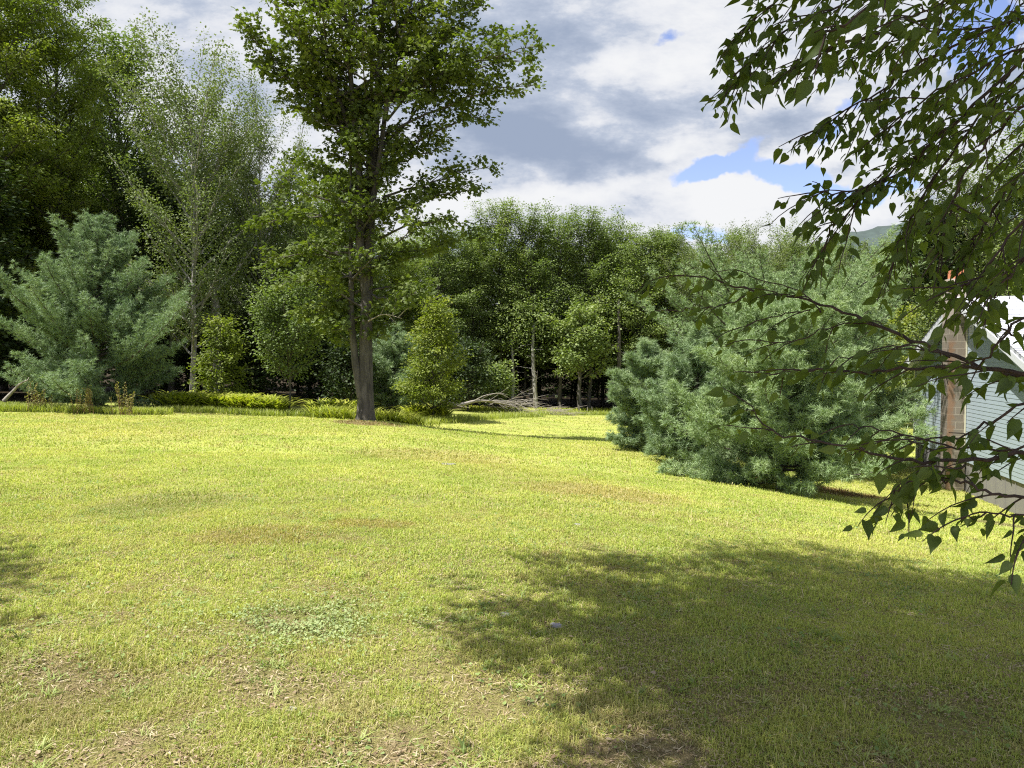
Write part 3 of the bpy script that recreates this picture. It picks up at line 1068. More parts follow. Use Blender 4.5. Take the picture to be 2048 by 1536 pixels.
put('dark', 480, 45, 420, 'shaded dark tree behind the pale sapling', wide=1.2)
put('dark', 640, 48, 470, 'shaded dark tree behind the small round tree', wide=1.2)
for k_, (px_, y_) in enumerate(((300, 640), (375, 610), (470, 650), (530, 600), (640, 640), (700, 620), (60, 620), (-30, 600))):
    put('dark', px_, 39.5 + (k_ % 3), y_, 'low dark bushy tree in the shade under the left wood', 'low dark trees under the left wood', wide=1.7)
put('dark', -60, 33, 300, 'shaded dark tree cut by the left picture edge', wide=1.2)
# far wood across the back, front row, one at a time
row = [(880, 53, 442, 'layer', 'yellowish leafy tree behind the tip of the young birch'),
       (945, 54, 470, 'round', 'broad dark green tree above the fallen limb'),
       (1003, 55, 402, 'tall', 'highest treetop of the far wood, above the brush pile'),
       (1062, 54, 420, 'tall', 'narrow tree next right of the highest far treetop'),
       (1120, 55, 415, 'round', 'broad green crown in the middle of the far wood'),
       (1178, 54, 425, 'tall', 'tall tree above the far lawn between two broad crowns'),
       (1232, 55, 432, 'round', 'crown above the leftmost right-hand pine'),
       (1285, 53, 470, 'layer', 'lower layered crown above the pale leaders of the small pine'),
       (1335, 54, 455, 'tall', 'dark pointed crown right of the gap of blue sky'),
       (1400, 52, 475, 'aspen', 'pale green crown left of the tallest right-hand pine'),
       (1465, 52, 455, 'aspen', 'feathery pale crown just left of the tallest pine tip'),
       (1535, 51, 448, 'aspen', 'feathery pale crown right behind the tallest pine tip'),
       (1610, 50, 475, 'round', 'green crown next right of the tallest pine tip'),
       (1680, 49, 492, 'aspen', 'yellowish crown under the far hill'),
       (1745, 47, 515, 'round', 'yellow-green crown below the right end of the hill'),
       (1815, 46, 470, 'tall', 'slender tree left of the chimney, seen through birch leaves'),
       (1880, 43, 400, 'dark', 'dark tree right behind the chimney'),
       (1965, 42, 285, 'aspen', 'big grey-green tree rising behind the house roof'),
       (2075, 40, 240, 'round', 'tree behind the house at the right picture edge')]
for px, d, yt, kd, lb in row:
    put(kd, px, d, yt, lb, wide=1.05 if kd != 'tall' else 1.2)
# lower, darker trees filling the rows behind
grp = 'hardwoods filling the wood behind its front row'
for k, px in enumerate(np.arange(830, 2150, 62)):
    d = 60 + 2.5 * (k % 2) - max(0, (px - 1350) / 1538 * 14)
    put(['round', 'layer', 'tall'][k % 3], px + rngw.normal(0, 8), d, 468 + rngw.normal(0, 10) + 30 * (k % 2),
        'shaded hardwood standing inside the far wood behind its front row', grp, wide=1.15)
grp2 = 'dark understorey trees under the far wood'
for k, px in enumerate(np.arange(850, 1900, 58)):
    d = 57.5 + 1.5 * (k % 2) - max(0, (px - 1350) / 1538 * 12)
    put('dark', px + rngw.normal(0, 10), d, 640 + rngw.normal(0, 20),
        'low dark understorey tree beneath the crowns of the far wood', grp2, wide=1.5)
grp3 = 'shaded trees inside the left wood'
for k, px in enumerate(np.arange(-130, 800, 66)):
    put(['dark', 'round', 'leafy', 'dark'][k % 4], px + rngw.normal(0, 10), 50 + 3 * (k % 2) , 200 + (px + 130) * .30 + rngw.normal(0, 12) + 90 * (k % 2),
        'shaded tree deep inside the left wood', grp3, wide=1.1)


def thin_trunks():
    rng = np.random.default_rng(8)
    mb = MB()
    k = 0
    specs = [(1075, 52.5, .17, 650, M_BARK_P, 'pale straight trunk standing free at the edge of the far wood'),
             (1023, 53.5, .13, 660, M_BARK_P, 'slim pale trunk left of the free standing pale trunk'),
             (1049, 56, .11, 600, M_BARK, 'thin grey trunk in the gap between two pale trunks'),
             (1061, 57, .10, 600, M_BARK, 'thinnest grey trunk just left of the free standing pale trunk'),
             (1120, 53.5, .14, 640, M_BARK, 'grey trunk between the pale trunk and the twin trunked maple'),
             (1243, 52.0, .17, 600, M_BARK, 'grey trunk showing left of the smallest right-hand pine'),
             (437, 38.5, .30, 560, M_BARK_P, 'stout pale trunk behind the pale green sapling'),
             (345, 39.5, .22, 600, M_BARK, 'grey trunk right of the foot of the left pine'),
             (640, 44, .14, 520, M_BARK_P, 'bleached trunk behind the small round tree')]
    for px, d, r, yt, m, lb in specs:
        g = gdep(px, d)
        H = pix(px, yt, d)[2] - g[2]
        mb = MB()
        n = 9
        z = np.linspace(-.2, H, n)
        P = np.stack([np.cumsum(rng.normal(0, .04, n)), np.cumsum(rng.normal(0, .04, n)), z], 1)
        mb.tube(P, r * np.linspace(1, .55, n), 9)
        rt = empty('bare_trunk_tree', tuple(g))
        m2 = mb
        for q in range(10):
            s = rng.uniform(.12, .95)
            p, _ = at(P, s)
            a = rng.random() * 6.28
            B = path(rng, p, (math.cos(a), math.sin(a), rng.uniform(-.4, .5)), rng.uniform(.5, 1.6), 5, -.2, .2)
            m2.tube(B, np.linspace(.018, .005, 5), 4)
        m2.build('trunk', m, rt, smooth=True)
        # a tuft of leaves closes the top
        C = P[-1] + rng.normal(0, 1, (1500, 3)) * np.array([1.0, 1.0, 1.1])
        leafmesh('crown', KITE, C, rng.normal(0, 1, C.shape), rng.normal(0, .4, C.shape) + np.array([0, 0, 1]), .17 * rng.uniform(.7, 1.2, 1500), M_LEAF_WOOD, rt, rng)
        tag(rt, lb, 'tree')


thin_trunks()


def woodland():
    """everything deeper in the wood that reads as one mass"""
    rng = np.random.default_rng(9)
    n = 130000
    px = np.where(np.arange(n) < 105000, rng.uniform(-260, 2300, n), rng.uniform(-1100, -260, n))
    edge = np.interp(px, [-1100, -260, 200, 800, 1000, 1400, 2300], [42, 46, 54, 64, 68, 64, 50])
    d = edge + rng.random(n) * 8
    x = (px - CX) / F_PX * d
    topy = np.interp(px, [-260, 200, 420, 700, 850, 1000, 1400, 1700, 1900, 2300], [150, 220, 330, 430, 500, 490, 510, 530, 470, 420])
    topy = topy + 28 * np.sin(px * .05) + 14 * np.sin(px * .13 + 1)
    ztop = EYE + (712 - topy) / F_PX * d
    zg = terrain(x, d)
    z = zg + (ztop - zg) * rng.random(n) ** .8
    lump = np.sin(x * 1.1 + z * .6) * np.sin(z * 1.2 - d * .9) + rng.normal(0, .5, n)
    k = lump > -.55
    P = np.stack([x, d, z], 1)[k]
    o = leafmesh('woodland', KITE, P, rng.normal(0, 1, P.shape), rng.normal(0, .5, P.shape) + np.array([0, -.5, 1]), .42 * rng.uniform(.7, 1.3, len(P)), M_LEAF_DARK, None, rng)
    tag(o, kind='stuff', label='dark mass of woodland far behind the trees', cat='woodland')


woodland()


# ------------------------------------------------------------------ house
def siding_mat():
    return plain('vinyl_siding', (.34, .41, .46), .55, .05, 1.5)


def shingle_mat():
    m, T = mat('roof_shingles')
    out = T.n('ShaderNodeOutputMaterial')
    tc = T.n('ShaderNodeTexCoord')
    mp = T.n('ShaderNodeMapping')
    mp.inputs['Scale'].default_value = (1, 1, 1)
    T.nt.links.new(tc.outputs['Object'], mp.inputs[0])
    br = T.n('ShaderNodeTexBrick')
    T.nt.links.new(mp.outputs[0], br.inputs[0])
    br.inputs['Scale'].default_value = 1
    br.inputs['Brick Width'].default_value = .32
    br.inputs['Row Height'].default_value = .14
    br.inputs['Mortar Size'].default_value = .006
    br.inputs['Color1'].default_value = (.58, .59, .62, 1)
    br.inputs['Color2'].default_value = (.48, .49, .53, 1)
    br.inputs['Mortar'].default_value = (.24, .25, .28, 1)
    nz = T.noise(tc.outputs['Object'], 60, 3)
    c = T.mix(T.m('MULTIPLY', nz.outputs[0], .3), br.outputs[0], (.5, .5, .52))
    bs = T.n('ShaderNodeBsdfPrincipled')
    bs.inputs['Roughness'].default_value = .8
    T.nt.links.new(c, bs.inputs['Base Color'])
    T.nt.links.new(bs.outputs[0], out.inputs[0])
    return m


def block_mat():
    """concrete blocks with pale joints and a long rust stain down the corner"""
    m, T = mat('chimney_blocks')
    out = T.n('ShaderNodeOutputMaterial')
    tc = T.n('ShaderNodeTexCoord')
    o = T.sep(tc.outputs['Object'])
    v = T.xyz(T.m('ADD', o[0], o[1]), o[2], 0.0)
    br = T.n('ShaderNodeTexBrick')
    T.nt.links.new(v, br.inputs[0])
    br.inputs['Scale'].default_value = 1
    br.inputs['Brick Width'].default_value = .4
    br.inputs['Row Height'].default_value = .2
    br.inputs['Mortar Size'].default_value = .009
    br.inputs['Color1'].default_value = (.19, .165, .13, 1)
    br.inputs['Color2'].default_value = (.22, .195, .155, 1)
    br.inputs['Mortar'].default_value = (.36, .32, .26, 1)
    nz = T.noise(tc.outputs['Object'], 5, 6, .6)
    c = T.mix(T.m('MULTIPLY', nz.outputs[0], .5), br.outputs[0], (.18, .14, .11))
    # stain around the outer near corner (local x 0, y 0), running down from the top
    dx = T.m('ADD', T.m('ABSOLUTE', T.m('SUBTRACT', o[0], .05)), T.m('MULTIPLY', T.m('ABSOLUTE', o[1]), 1.0))
    dx = T.m('ADD', dx, T.m('MULTIPLY', T.m('SUBTRACT', nz.outputs[0], .5), .5))
    lower = T.m('SUBTRACT', 1.0, T.ramp01(o[2], 4.3, 4.5))
    s = T.m('MULTIPLY', T.m('SUBTRACT', 1.0, T.ramp01(dx, .02, .15)), lower)
    wide = T.m('MULTIPLY', T.m('SUBTRACT', 1.0, T.ramp01(dx, .45, .75)), T.m('MULTIPLY', T.ramp01(o[2], 3.1, 3.4), lower))
    c = T.mix(T.m('MULTIPLY', T.m('MAXIMUM', s, T.m('MULTIPLY', wide, .1)), .75), c, (.24, .13, .07))
    top = T.ramp01(o[2], 4.85, 4.95)  # blocks above the roof made paler: sunlight put into the colour
    c = T.mix(T.m('MULTIPLY', top, .8), c, (.42, .36, .32))
    bs = T.n('ShaderNodeBsdfPrincipled')
    bs.inputs['Roughness'].default_value = .9
    T.nt.links.new(c, bs.inputs['Base Color'])
    T.nt.links.new(bs.outputs[0], out.inputs[0])
    return m


def build_house():
    ang = R(13.0)
    # local frame: x' into the house (away from the gable), y' along the gable away from the camera, z up from z=-2.4
    org = np.array([12.37, 20.9, 0.0])
    rt = empty('house', (org[0], org[1], -2.4), -ang)
    Z0 = 2.4
    t0, t1 = -5.0, 4.88
    ta = -.06
    za = 3.12 + Z0
    sl = .365
    ze = za - sl * (t1 - ta)
    zs = -1.28 + Z0                                   # lower edge of the siding
    Lh = 11.0
    msid, mtrim = siding_mat(), plain('white_trim', (.62, .64, .66), .5, .05, 2)
    mfound = plain('foundation', (.22, .21, .20), .9, .15, 2)
    # wall core
    mb = MB()
    V = [(0.02, t0, zs), (.02, t1, zs), (.02, t1, ze), (.02, ta, za - .02), (.02, t0, za - sl * (ta - t0)),
         (Lh, t0, zs), (Lh, t1, zs), (Lh, t1, ze), (Lh, ta, za - .02), (Lh, t0, za - sl * (ta - t0))]
    mb.add(V, [(0, 5, 9, 4), (1, 2, 7, 6), (0, 1, 6, 5)], None)
    mb.V[-1] = np.array(V)
    wall = MB()
    # lapped siding courses on the gable wall and the near long wall
    z = zs
    c = .105
    while z < za - .05:
        zt = min(z + c, za - .03)

        def lim(zz):
            a = t0 if zz < za - sl * (ta - t0) else ta - (za - zz) / sl
            b = t1 if zz < ze else ta + (za - zz) / sl
            return a, b
        a0, b0 = lim(z)
        a1, b1 = lim(zt)
        wall.add([(-.008, a0, z), (-.008, b0, z), (-.002, b1, zt), (-.002, a1, zt), (0.0, a0, z), (0.0, b0, z)], [(0, 3, 2, 1), (0, 1, 5, 4)])
        if zt <= ze:
            wall.add([(0, t0 - .008, z), (Lh, t0 - .008, z), (Lh, t0 - .002, zt), (0, t0 - .002, zt), (0, t0, z), (Lh, t0, z)], [(0, 1, 2, 3), (0, 4, 5, 1)])
        z += c
    wall.build('siding', msid, rt)
    mb.build('wall', msid, rt)
    f = MB()
    f.box((.03, t0 + .03, -.3), (Lh - .03, t1 - .03, zs - .003))
    for q in np.arange(t0 + .5, t1, .6):
        f.box((.015, q, -.3), (.029, q + .03, zs - .004))
    f.build('foundation', mfound, rt)
    tr = MB()
    tr.box((-.035, t1 - .08, zs), (.05, t1 + .03, ze - .03))
    tr.build('corner_board', mtrim, rt)
    tr = MB()
    tr.box((-.035, t0 - .03, zs), (.05, t0 + .08, ze - .03))
    tr.build('corner_board', mtrim, rt)
    # roof: two slabs
    oh, ov = .34, .32
    for nm, ya, yb in (('roof', ta, t0 - ov), ('roof', ta, t1 + ov)):
        s = -1 if yb < ya else 1
        zb = za - sl * abs(yb - ya)
        L = math.hypot(yb - ya, za - zb)
        th = .10
        m2 = MB()
        # local slab: x along the ridge, y down the slope
        nrow = int(L / .14)
        m2.box((0, 0, -th), (Lh + oh, L, 0))
        for r in range(nrow):                          # each course stands a little proud
            y0 = r * .14
            m2.add([(-.01, y0, .004), (Lh + oh + .01, y0, .004), (Lh + oh + .01, y0 + .14, .016), (-.01, y0 + .14, .016), (-.01, y0 + .14, .004), (Lh + oh + .01, y0 + .14, .004)], [(0, 1, 2, 3), (3, 2, 5, 4)])
        o = m2.build('roof', shingle_mat(), rt)
        o.location = (-oh, ya, za + .08)
        a = math.atan(sl)
        o.rotation_euler = (-a if s > 0 else math.pi + a, 0, 0) if s > 0 else (0, 0, 0)
        if s < 0:
            # mirror so that y runs towards the camera
            me = o.data
            co = np.empty(len(me.vertices) * 3, np.float32)
            me.vertices.foreach_get('co', co)
            co = co.reshape(-1, 3)
            co[:, 1] *= -1
            me.vertices.foreach_set('co', co.ravel())
            me.flip_normals()
            o.rotation_euler = (a, 0, 0)
        # rake board and soffit
        rk = MB()
        ca, sa_ = math.cos(a), math.sin(a)
        w = .17
        dy, dz = (yb - ya), (zb - za)
        rk.add([(-oh - .02, ya, za - .02), (-oh - .02, yb, zb - .02), (-oh - .02, yb, zb - .02 - w), (-oh - .02, ya, za - .02 - w),
                (-oh + .02, ya, za - .02), (-oh + .02, yb, zb - .02), (-oh + .02, yb, zb - .02 - w), (-oh + .02, ya, za - .02 - w)],
               [(0, 1, 2, 3), (4, 7, 6, 5), (0, 4, 5, 1), (3, 2, 6, 7), (1, 5, 6, 2)])
        rk.add([(-oh + .02, ya, za - .14), (-oh + .02, yb, zb - .14), (0, yb, zb - .14), (0, ya, za - .14)], [(0, 1, 2, 3)])
        rk.build('rake_board', mtrim, rt)
    # louvred gable vent right of the chimney
    vb = MB()
    vb.box((-.045, -.52, za - .98), (-.02, -.20, za - .55))
    for q in range(6):
        vb.box((-.06, -.49, za - .95 + q * .066), (-.044, -.23, za - .925 + q * .066))
    vo = vb.build('gable_vent', mtrim, rt)
    # chimney
    ch = MB()
    ch.box((0, 0, -.4), (.45, .60, 3.62 + Z0))
    co = ch.build('chimney', block_mat(), rt)
    co.location = (-.46, 0, 0)
    cp = MB()
    cp.box((-.50, -.04, 3.622 + Z0), (.03, .64, 3.70 + Z0))
    cap = cp.build('cap', plain('cap_concrete', (.50, .42, .36), .9, .15, 6), co)
    cap.location = (.46, 0, 0)
    fl = MB()
    fl.box((.07, .14, 3.70 + Z0), (.37, .46, 3.95 + Z0))
    fl.build('flue', plain('flue_tile', (.55, .20, .10), .8, .12, 6), co)
    cl = MB()
    cl.box((-.052, -.05, zs), (-.02, -.02, za - .40))
    cl.build('trim_strip', plain('cream_trim', (.58, .55, .42), .6, .05), rt)
    tag(rt, 'small blue-green sided house with block chimney and white roof behind the birch leaves', 'house')


build_house()


# ------------------------------------------------------------------ ferns, daylilies, weeds, tall grass
def arcs(rng, P, L, mat_, name, parent=None, width=.05, droop=1.0, seg=4, tint=None, el=(50, 80)):
    n = len(P)
    az = rng.random(n) * 6.283
    e = np.radians(rng.uniform(el[0], el[1], n))
    L = L * rng.uniform(.6, 1.2, n)
    h = np.stack([np.cos(az), np.sin(az), np.zeros(n)], 1)
    side = np.stack([-np.sin(az), np.cos(az), np.zeros(n)], 1)
    rows = []
    for k in range(seg + 1):
        t = k / seg
        out = np.cos(e) * t + .35 * droop * t * t
        z = np.sin(e) * t - .45 * droop * t * t
        c = P + h * (out * L)[:, None] + np.array([0, 0, 1]) * (z * L)[:, None]
        w = width * (1 - t ** 1.5) * (.5 + .5 * math.sin(min(1, t * 2 + .3) * 1.57)) * L / L.mean() * (1 if k % 2 == 0 else 1.25)
        rows.append(np.stack([c - side * w[:, None] * .5, c + side * w[:, None] * .5], 1))
    V = np.stack(rows, 1).reshape(n, -1, 3)
    m = 2 * (seg + 1)
    base = (np.arange(n) * m)[:, None, None]
    f = np.array([(2 * k, 2 * k + 1, 2 * k + 3, 2 * k + 2) for k in range(seg)])[None]
    if tint is None:
        tint = rng.random(n)
    return mesh(name, V.reshape(-1, 3), (f + base).reshape(-1, 4), mat_, parent, tint=np.repeat(tint, m))


def edge_plants():
    rng = np.random.default_rng(13)

    def band(pa, da, pb, db, n, jx, jd):
        t = rng.random(n)
        px = pa + (pb - pa) * t + rng.normal(0, jx, n)
        d = da + (db - da) * t + (rng.random(n) - .5) * jd
        x = (px - CX) / F_PX * d
        return np.stack([x, d, terrain(x, d)], 1)
    P = np.concatenate([band(330, 31.0, 560, 32.0, 4600, 6, 3.0), band(630, 33.5, 700, 34, 500, 6, 2.0), band(820, 36, 890, 37, 400, 6, 1.5),
                        band(930, 45, 1040, 48.5, 700, 6, 2.0), band(1080, 49, 1230, 50.5, 900, 6, 1.6)])
    h = np.where(P[:, 1] > 40, .5, 1.2)
    o = arcs(rng, P, h, M_FERN, 'ferns', width=.10)
    tag(o, 'bright yellow-green ferns along the foot of the woods', 'ferns', kind='stuff')
    # rank grass and herbs along the lawn's edge
    P = np.concatenate([band(-60, 27.4, 130, 27.2, 8500, 8, 1.6), band(130, 26.4, 330, 27.4, 3500, 8, .8), band(330, 29.0, 560, 30.0, 3800, 8, 1.6), band(560, 31, 700, 32, 3000, 8, 2.2), band(820, 32.5, 1080, 44, 4200, 8, 2.5), band(1080, 46, 1220, 48, 2000, 8, 1.2)])
    m = foliage('rank_grass', (.17, .21, .04), (.30, .34, .07), (.44, .44, .12), .35, nscale=.4)
    o = arcs(rng, P, .34, m, 'tall_grass', width=.022, droop=.5, seg=3, el=(60, 88))
    tag(o, 'unmown grass and herbs fringing the lawn below the woods', 'grass', kind='stuff')
    # two daylily clumps beside the maple
    for px, d, w, n, lb in ((676, 30.0, 1.0, 760, 'clump of arching yellow-green daylily leaves left of the maple trunk'),
                            (785, 29.3, 1.3, 1000, 'wider clump of arching daylily leaves right of the maple trunk')):
        g = gdep(px, d)
        x = g[0] + rng.normal(0, w * .42, n)
        y = d + rng.normal(0, .35, n)
        Q = np.stack([x, y, terrain(x, y)], 1)
        o = arcs(rng, Q, 1.05, M_FERN, 'daylily_clump', width=.035, droop=1.1)
        tag(o, lb, 'daylilies', 'daylily clumps by the maple')
    # tall rusty weeds in front of the left pine
    mw = foliage('weed_leaves', (.16, .15, .05), (.27, .25, .08), (.40, .34, .13), .3)
    for px, d, h, lb in ((66, 26.6, 1.05, 'tall dry weed stalks at the left foot of the left pine'), (84, 26.7, .85, 'shorter dry weed stalks next to the tall dry ones at the pine foot'),
                         (160, 26.2, .85, 'slim yellow weed before the left pine, nearest its left side'), (178, 26.2, .95, 'leafy yellow weed before the middle of the left pine'),
                         (238, 26.3, 1.1, 'tall leafy yellow weed before the right half of the left pine'), (258, 26.3, .8, 'reddish weed at the right foot of the left pine')):
        g = gdep(px, d)
        rt = empty('weed', tuple(g))
        mb = MB()
        Cs = []
        for q in range(9):
            P0 = np.array([rng.normal(0, .13), rng.normal(0, .1), 0])
            B = path(rng, P0, (rng.normal(0, .1), rng.normal(0, .1), 1), h * rng.uniform(.55, 1.05), 6, 0, .06)
            mb.tube(B, np.linspace(.007, .003, 6), 4)
            for s in np.linspace(.2, 1, 13):
                Cs.append(at(B, s * .999)[0])
        mb.build('stem', plain('weed_stem', (.26, .14, .08), .8), rt)
        Cs = np.repeat(np.array(Cs), 2, 0)
        leafmesh('leaves', KITE, Cs + rng.normal(0, .02, Cs.shape), rng.normal(0, 1, Cs.shape), rng.normal(0, .5, Cs.shape) + np.array([0, 0, 1]), .065 * rng.uniform(.6, 1.3, len(Cs)), mw, rt, rng)
        tag(rt, lb, 'weed')


edge_plants()


# ------------------------------------------------------------------ fallen limb, brush, driftwood, stones
def dead_wood():
    rng = np.random.default_rng(17)
    d0 = 41.0

    def P(px, py, d):
        return pix(px, py, d)

    def curve(pts, n=14):
        A = np.array([P(*p) for p in pts])
        s = np.linspace(0, 1, len(A))
        q = np.linspace(0, 1, n)
        # smooth by quadratic blending of linear interpolation
        C = np.stack([np.interp(q, s, A[:, i]) for i in range(3)], 1)
        C[1:-1] = (C[:-2] + 2 * C[1:-1] + C[2:]) / 4
        return C
    g = gdep(905, 40.5)
    rt = empty('fallen_limb', tuple(g))
    mb = MB()
    off = g
    main = curve([(880, 801, 40), (905, 810, 40.5), (925, 810, 41), (945, 802, 41.5), (970, 801, 42), (1000, 806, 42.5), (1040, 815, 43)])
    mb.tube(main - off, np.linspace(.13, .03, 14), 8)
    for pts, r in (([(905, 810, 40.5), (920, 813, 40.2), (938, 815, 40)], .045), ([(948, 802, 41.5), (965, 792, 41.8), (985, 787, 42), (1003, 787, 42.2), (1020, 797, 42.4)], .035),
                   ([(958, 802, 41.7), (975, 790, 41.9), (1000, 785, 42.1), (1015, 790, 42.2)], .025), ([(970, 801, 42), (1000, 802, 42), (1030, 806, 42.6), (1060, 813, 43)], .04),
                   ([(985, 802, 42), (1015, 801, 42.4), (1045, 806, 42.9), (1075, 818, 43.5)], .03)):
        c = curve(pts, 9)
        b = MB()
        b.tube(c - off, np.linspace(r, .01, 9), 5)
        b.build('branch', M_DEAD, rt, smooth=True)
    for q in range(46):
        px = rng.uniform(965, 1060)
        c0 = P(px, rng.uniform(798, 812), rng.uniform(41.6, 43.4)) - off
        B = path(rng, c0, (rng.uniform(.4, 1), rng.normal(0, .4), rng.normal(-.02, .25)), rng.uniform(.6, 1.9), 6, -.35, .15)
        mb.tube(B, np.linspace(.014, .006, 6), 3)
    mb.build('trunk', M_DEAD, rt, smooth=True)
    tag(rt, 'pale fallen limb with bare arching branches lying at the edge of the far lawn', 'fallen limb')
    # brush pile at its end
    g = gpix(1095, 828)
    rt = tag(empty('brush_pile', tuple(g)), 'grey heap of thin dead twigs at the tip of the fallen limb', 'brush pile')
    b = MB()
    for q in range(150):
        p = np.array([rng.normal(-.2, .9), rng.normal(0, .4), abs(rng.normal(.05, .12))])
        B = path(rng, p, (1, rng.normal(0, .35), rng.normal(0, .16)), rng.uniform(.5, 1.4), 4, -.15, .15)
        b.tube(B, np.linspace(.012, .006, 4), 3)
    b.build('twigs', bark('grey_twigs', (.16, .13, .11), (.36, .31, .27), 9), rt)
    # bent bleached stick at the left edge
    g = gdep(10, 27.2)
    b = MB()
    A = np.array([pix(8, 802, 27.2), pix(16, 793, 27.2), pix(26, 783, 27.15), pix(36, 771, 27.1), pix(46, 764, 27.1), pix(56, 760, 27.0), pix(58, 755, 27.0)]) - g
    b.tube(A, np.linspace(.075, .012, 7), 7)
    o = b.build('bleached_stick', M_DEAD, None, smooth=True, loc=tuple(g))
    tag(o, 'bent bleached stick leaning up out of the grass at the far left', 'stick')
    # small leafless snag by the pale trunk
    g = gdep(1068, 52)
    b = MB()
    B = path(rng, (0, 0, 0), (-.1, 0, 1), 2.6, 7, 0, .1)
    b.tube(B, np.linspace(.04, .01, 7), 5)
    for q in range(9):
        p, _ = at(B, rng.uniform(.3, .98))
        b.tube(path(rng, p, (rng.normal(-.4, .3), rng.normal(0, .3), .5), rng.uniform(.4, .9), 4, -1.4, .2), np.linspace(.010, .004, 4), 3)
    o = b.build('dead_sapling', M_DEAD, None, loc=tuple(g))
    tag(o, 'thin leafless sapling drooping beside the pale straight trunk', 'dead sapling')
    # slender pale stakes sticking out of the herbs
    for px, d, h, lb in ((1120, 49.5, .62, 'leftmost and tallest thin pale stake at the edge of the far wood'), (1158, 48.8, .5, 'thin pale stake just right of the twin trunked maple'),
                         (1175, 48.8, .42, 'second thin pale stake right of the twin trunked maple'), (1184, 48.8, .44, 'rightmost thin pale stake, closest to the small pine')):
        g = gdep(px, d)
        b = MB()
        b.tube([(0, 0, -.1), (.01, 0, h * .5), (0, .01, h)], [.028, .026, .02], 5)
        o = b.build('stake', M_DEAD, None, loc=tuple(g))
        tag(o, lb, 'stake')
    # stones
    ms = plain('stone', (.24, .23, .25), .9, .25, 12, .6)
    for px, py, s, fl, lb in ((1010, 1238, .036, .35, 'flat grey stone lit by the sun at the left edge of the big shadow'), (1112, 1256, .034, .55, 'grey stone just inside the big tree shadow'),
                              (896, 930, .12, .14, 'pale flat stone set in the lawn between the maple and the foreground'), (1156, 1051, .045, .2, 'small flat stone showing in the middle of the lawn'),
                              (585, 1425, .02, .3, 'small pale stone among the worn foreground grass'), (567, 806, .16, 1.3, 'small white stone beside the thin trunk of the small round tree')):
        g = gpix(px, py)
        u = np.linspace(0, np.pi, 8)
        v = np.arange(12) * 2 * np.pi / 12
        U, Vv = np.meshgrid(u, v, indexing='ij')
        rr = 1 + .18 * np.sin(3 * Vv + 1) * np.sin(U) + .12 * np.cos(2 * Vv + 2 * U) + rng.normal(0, .03, U.shape)
        X = np.stack([np.sin(U) * np.cos(Vv) * rr * s * 1.25, np.sin(U) * np.sin(Vv) * rr * s, np.cos(U) * rr * s * fl + s * fl * .25], 2).reshape(-1, 3)
        i = np.arange(7)[:, None] * 12
        j = np.arange(12)[None]
        Fq = np.stack([i + j, i + 12 + j, i + 12 + (j + 1) % 12, i + (j + 1) % 12], 2).reshape(-1, 4)
        o = mesh('stone', X, Fq, ms if fl < 1 else plain('white_stone', (.7, .7, .68), .8), smooth=True, loc=tuple(g))
        tag(o, lb, 'stone')


dead_wood()


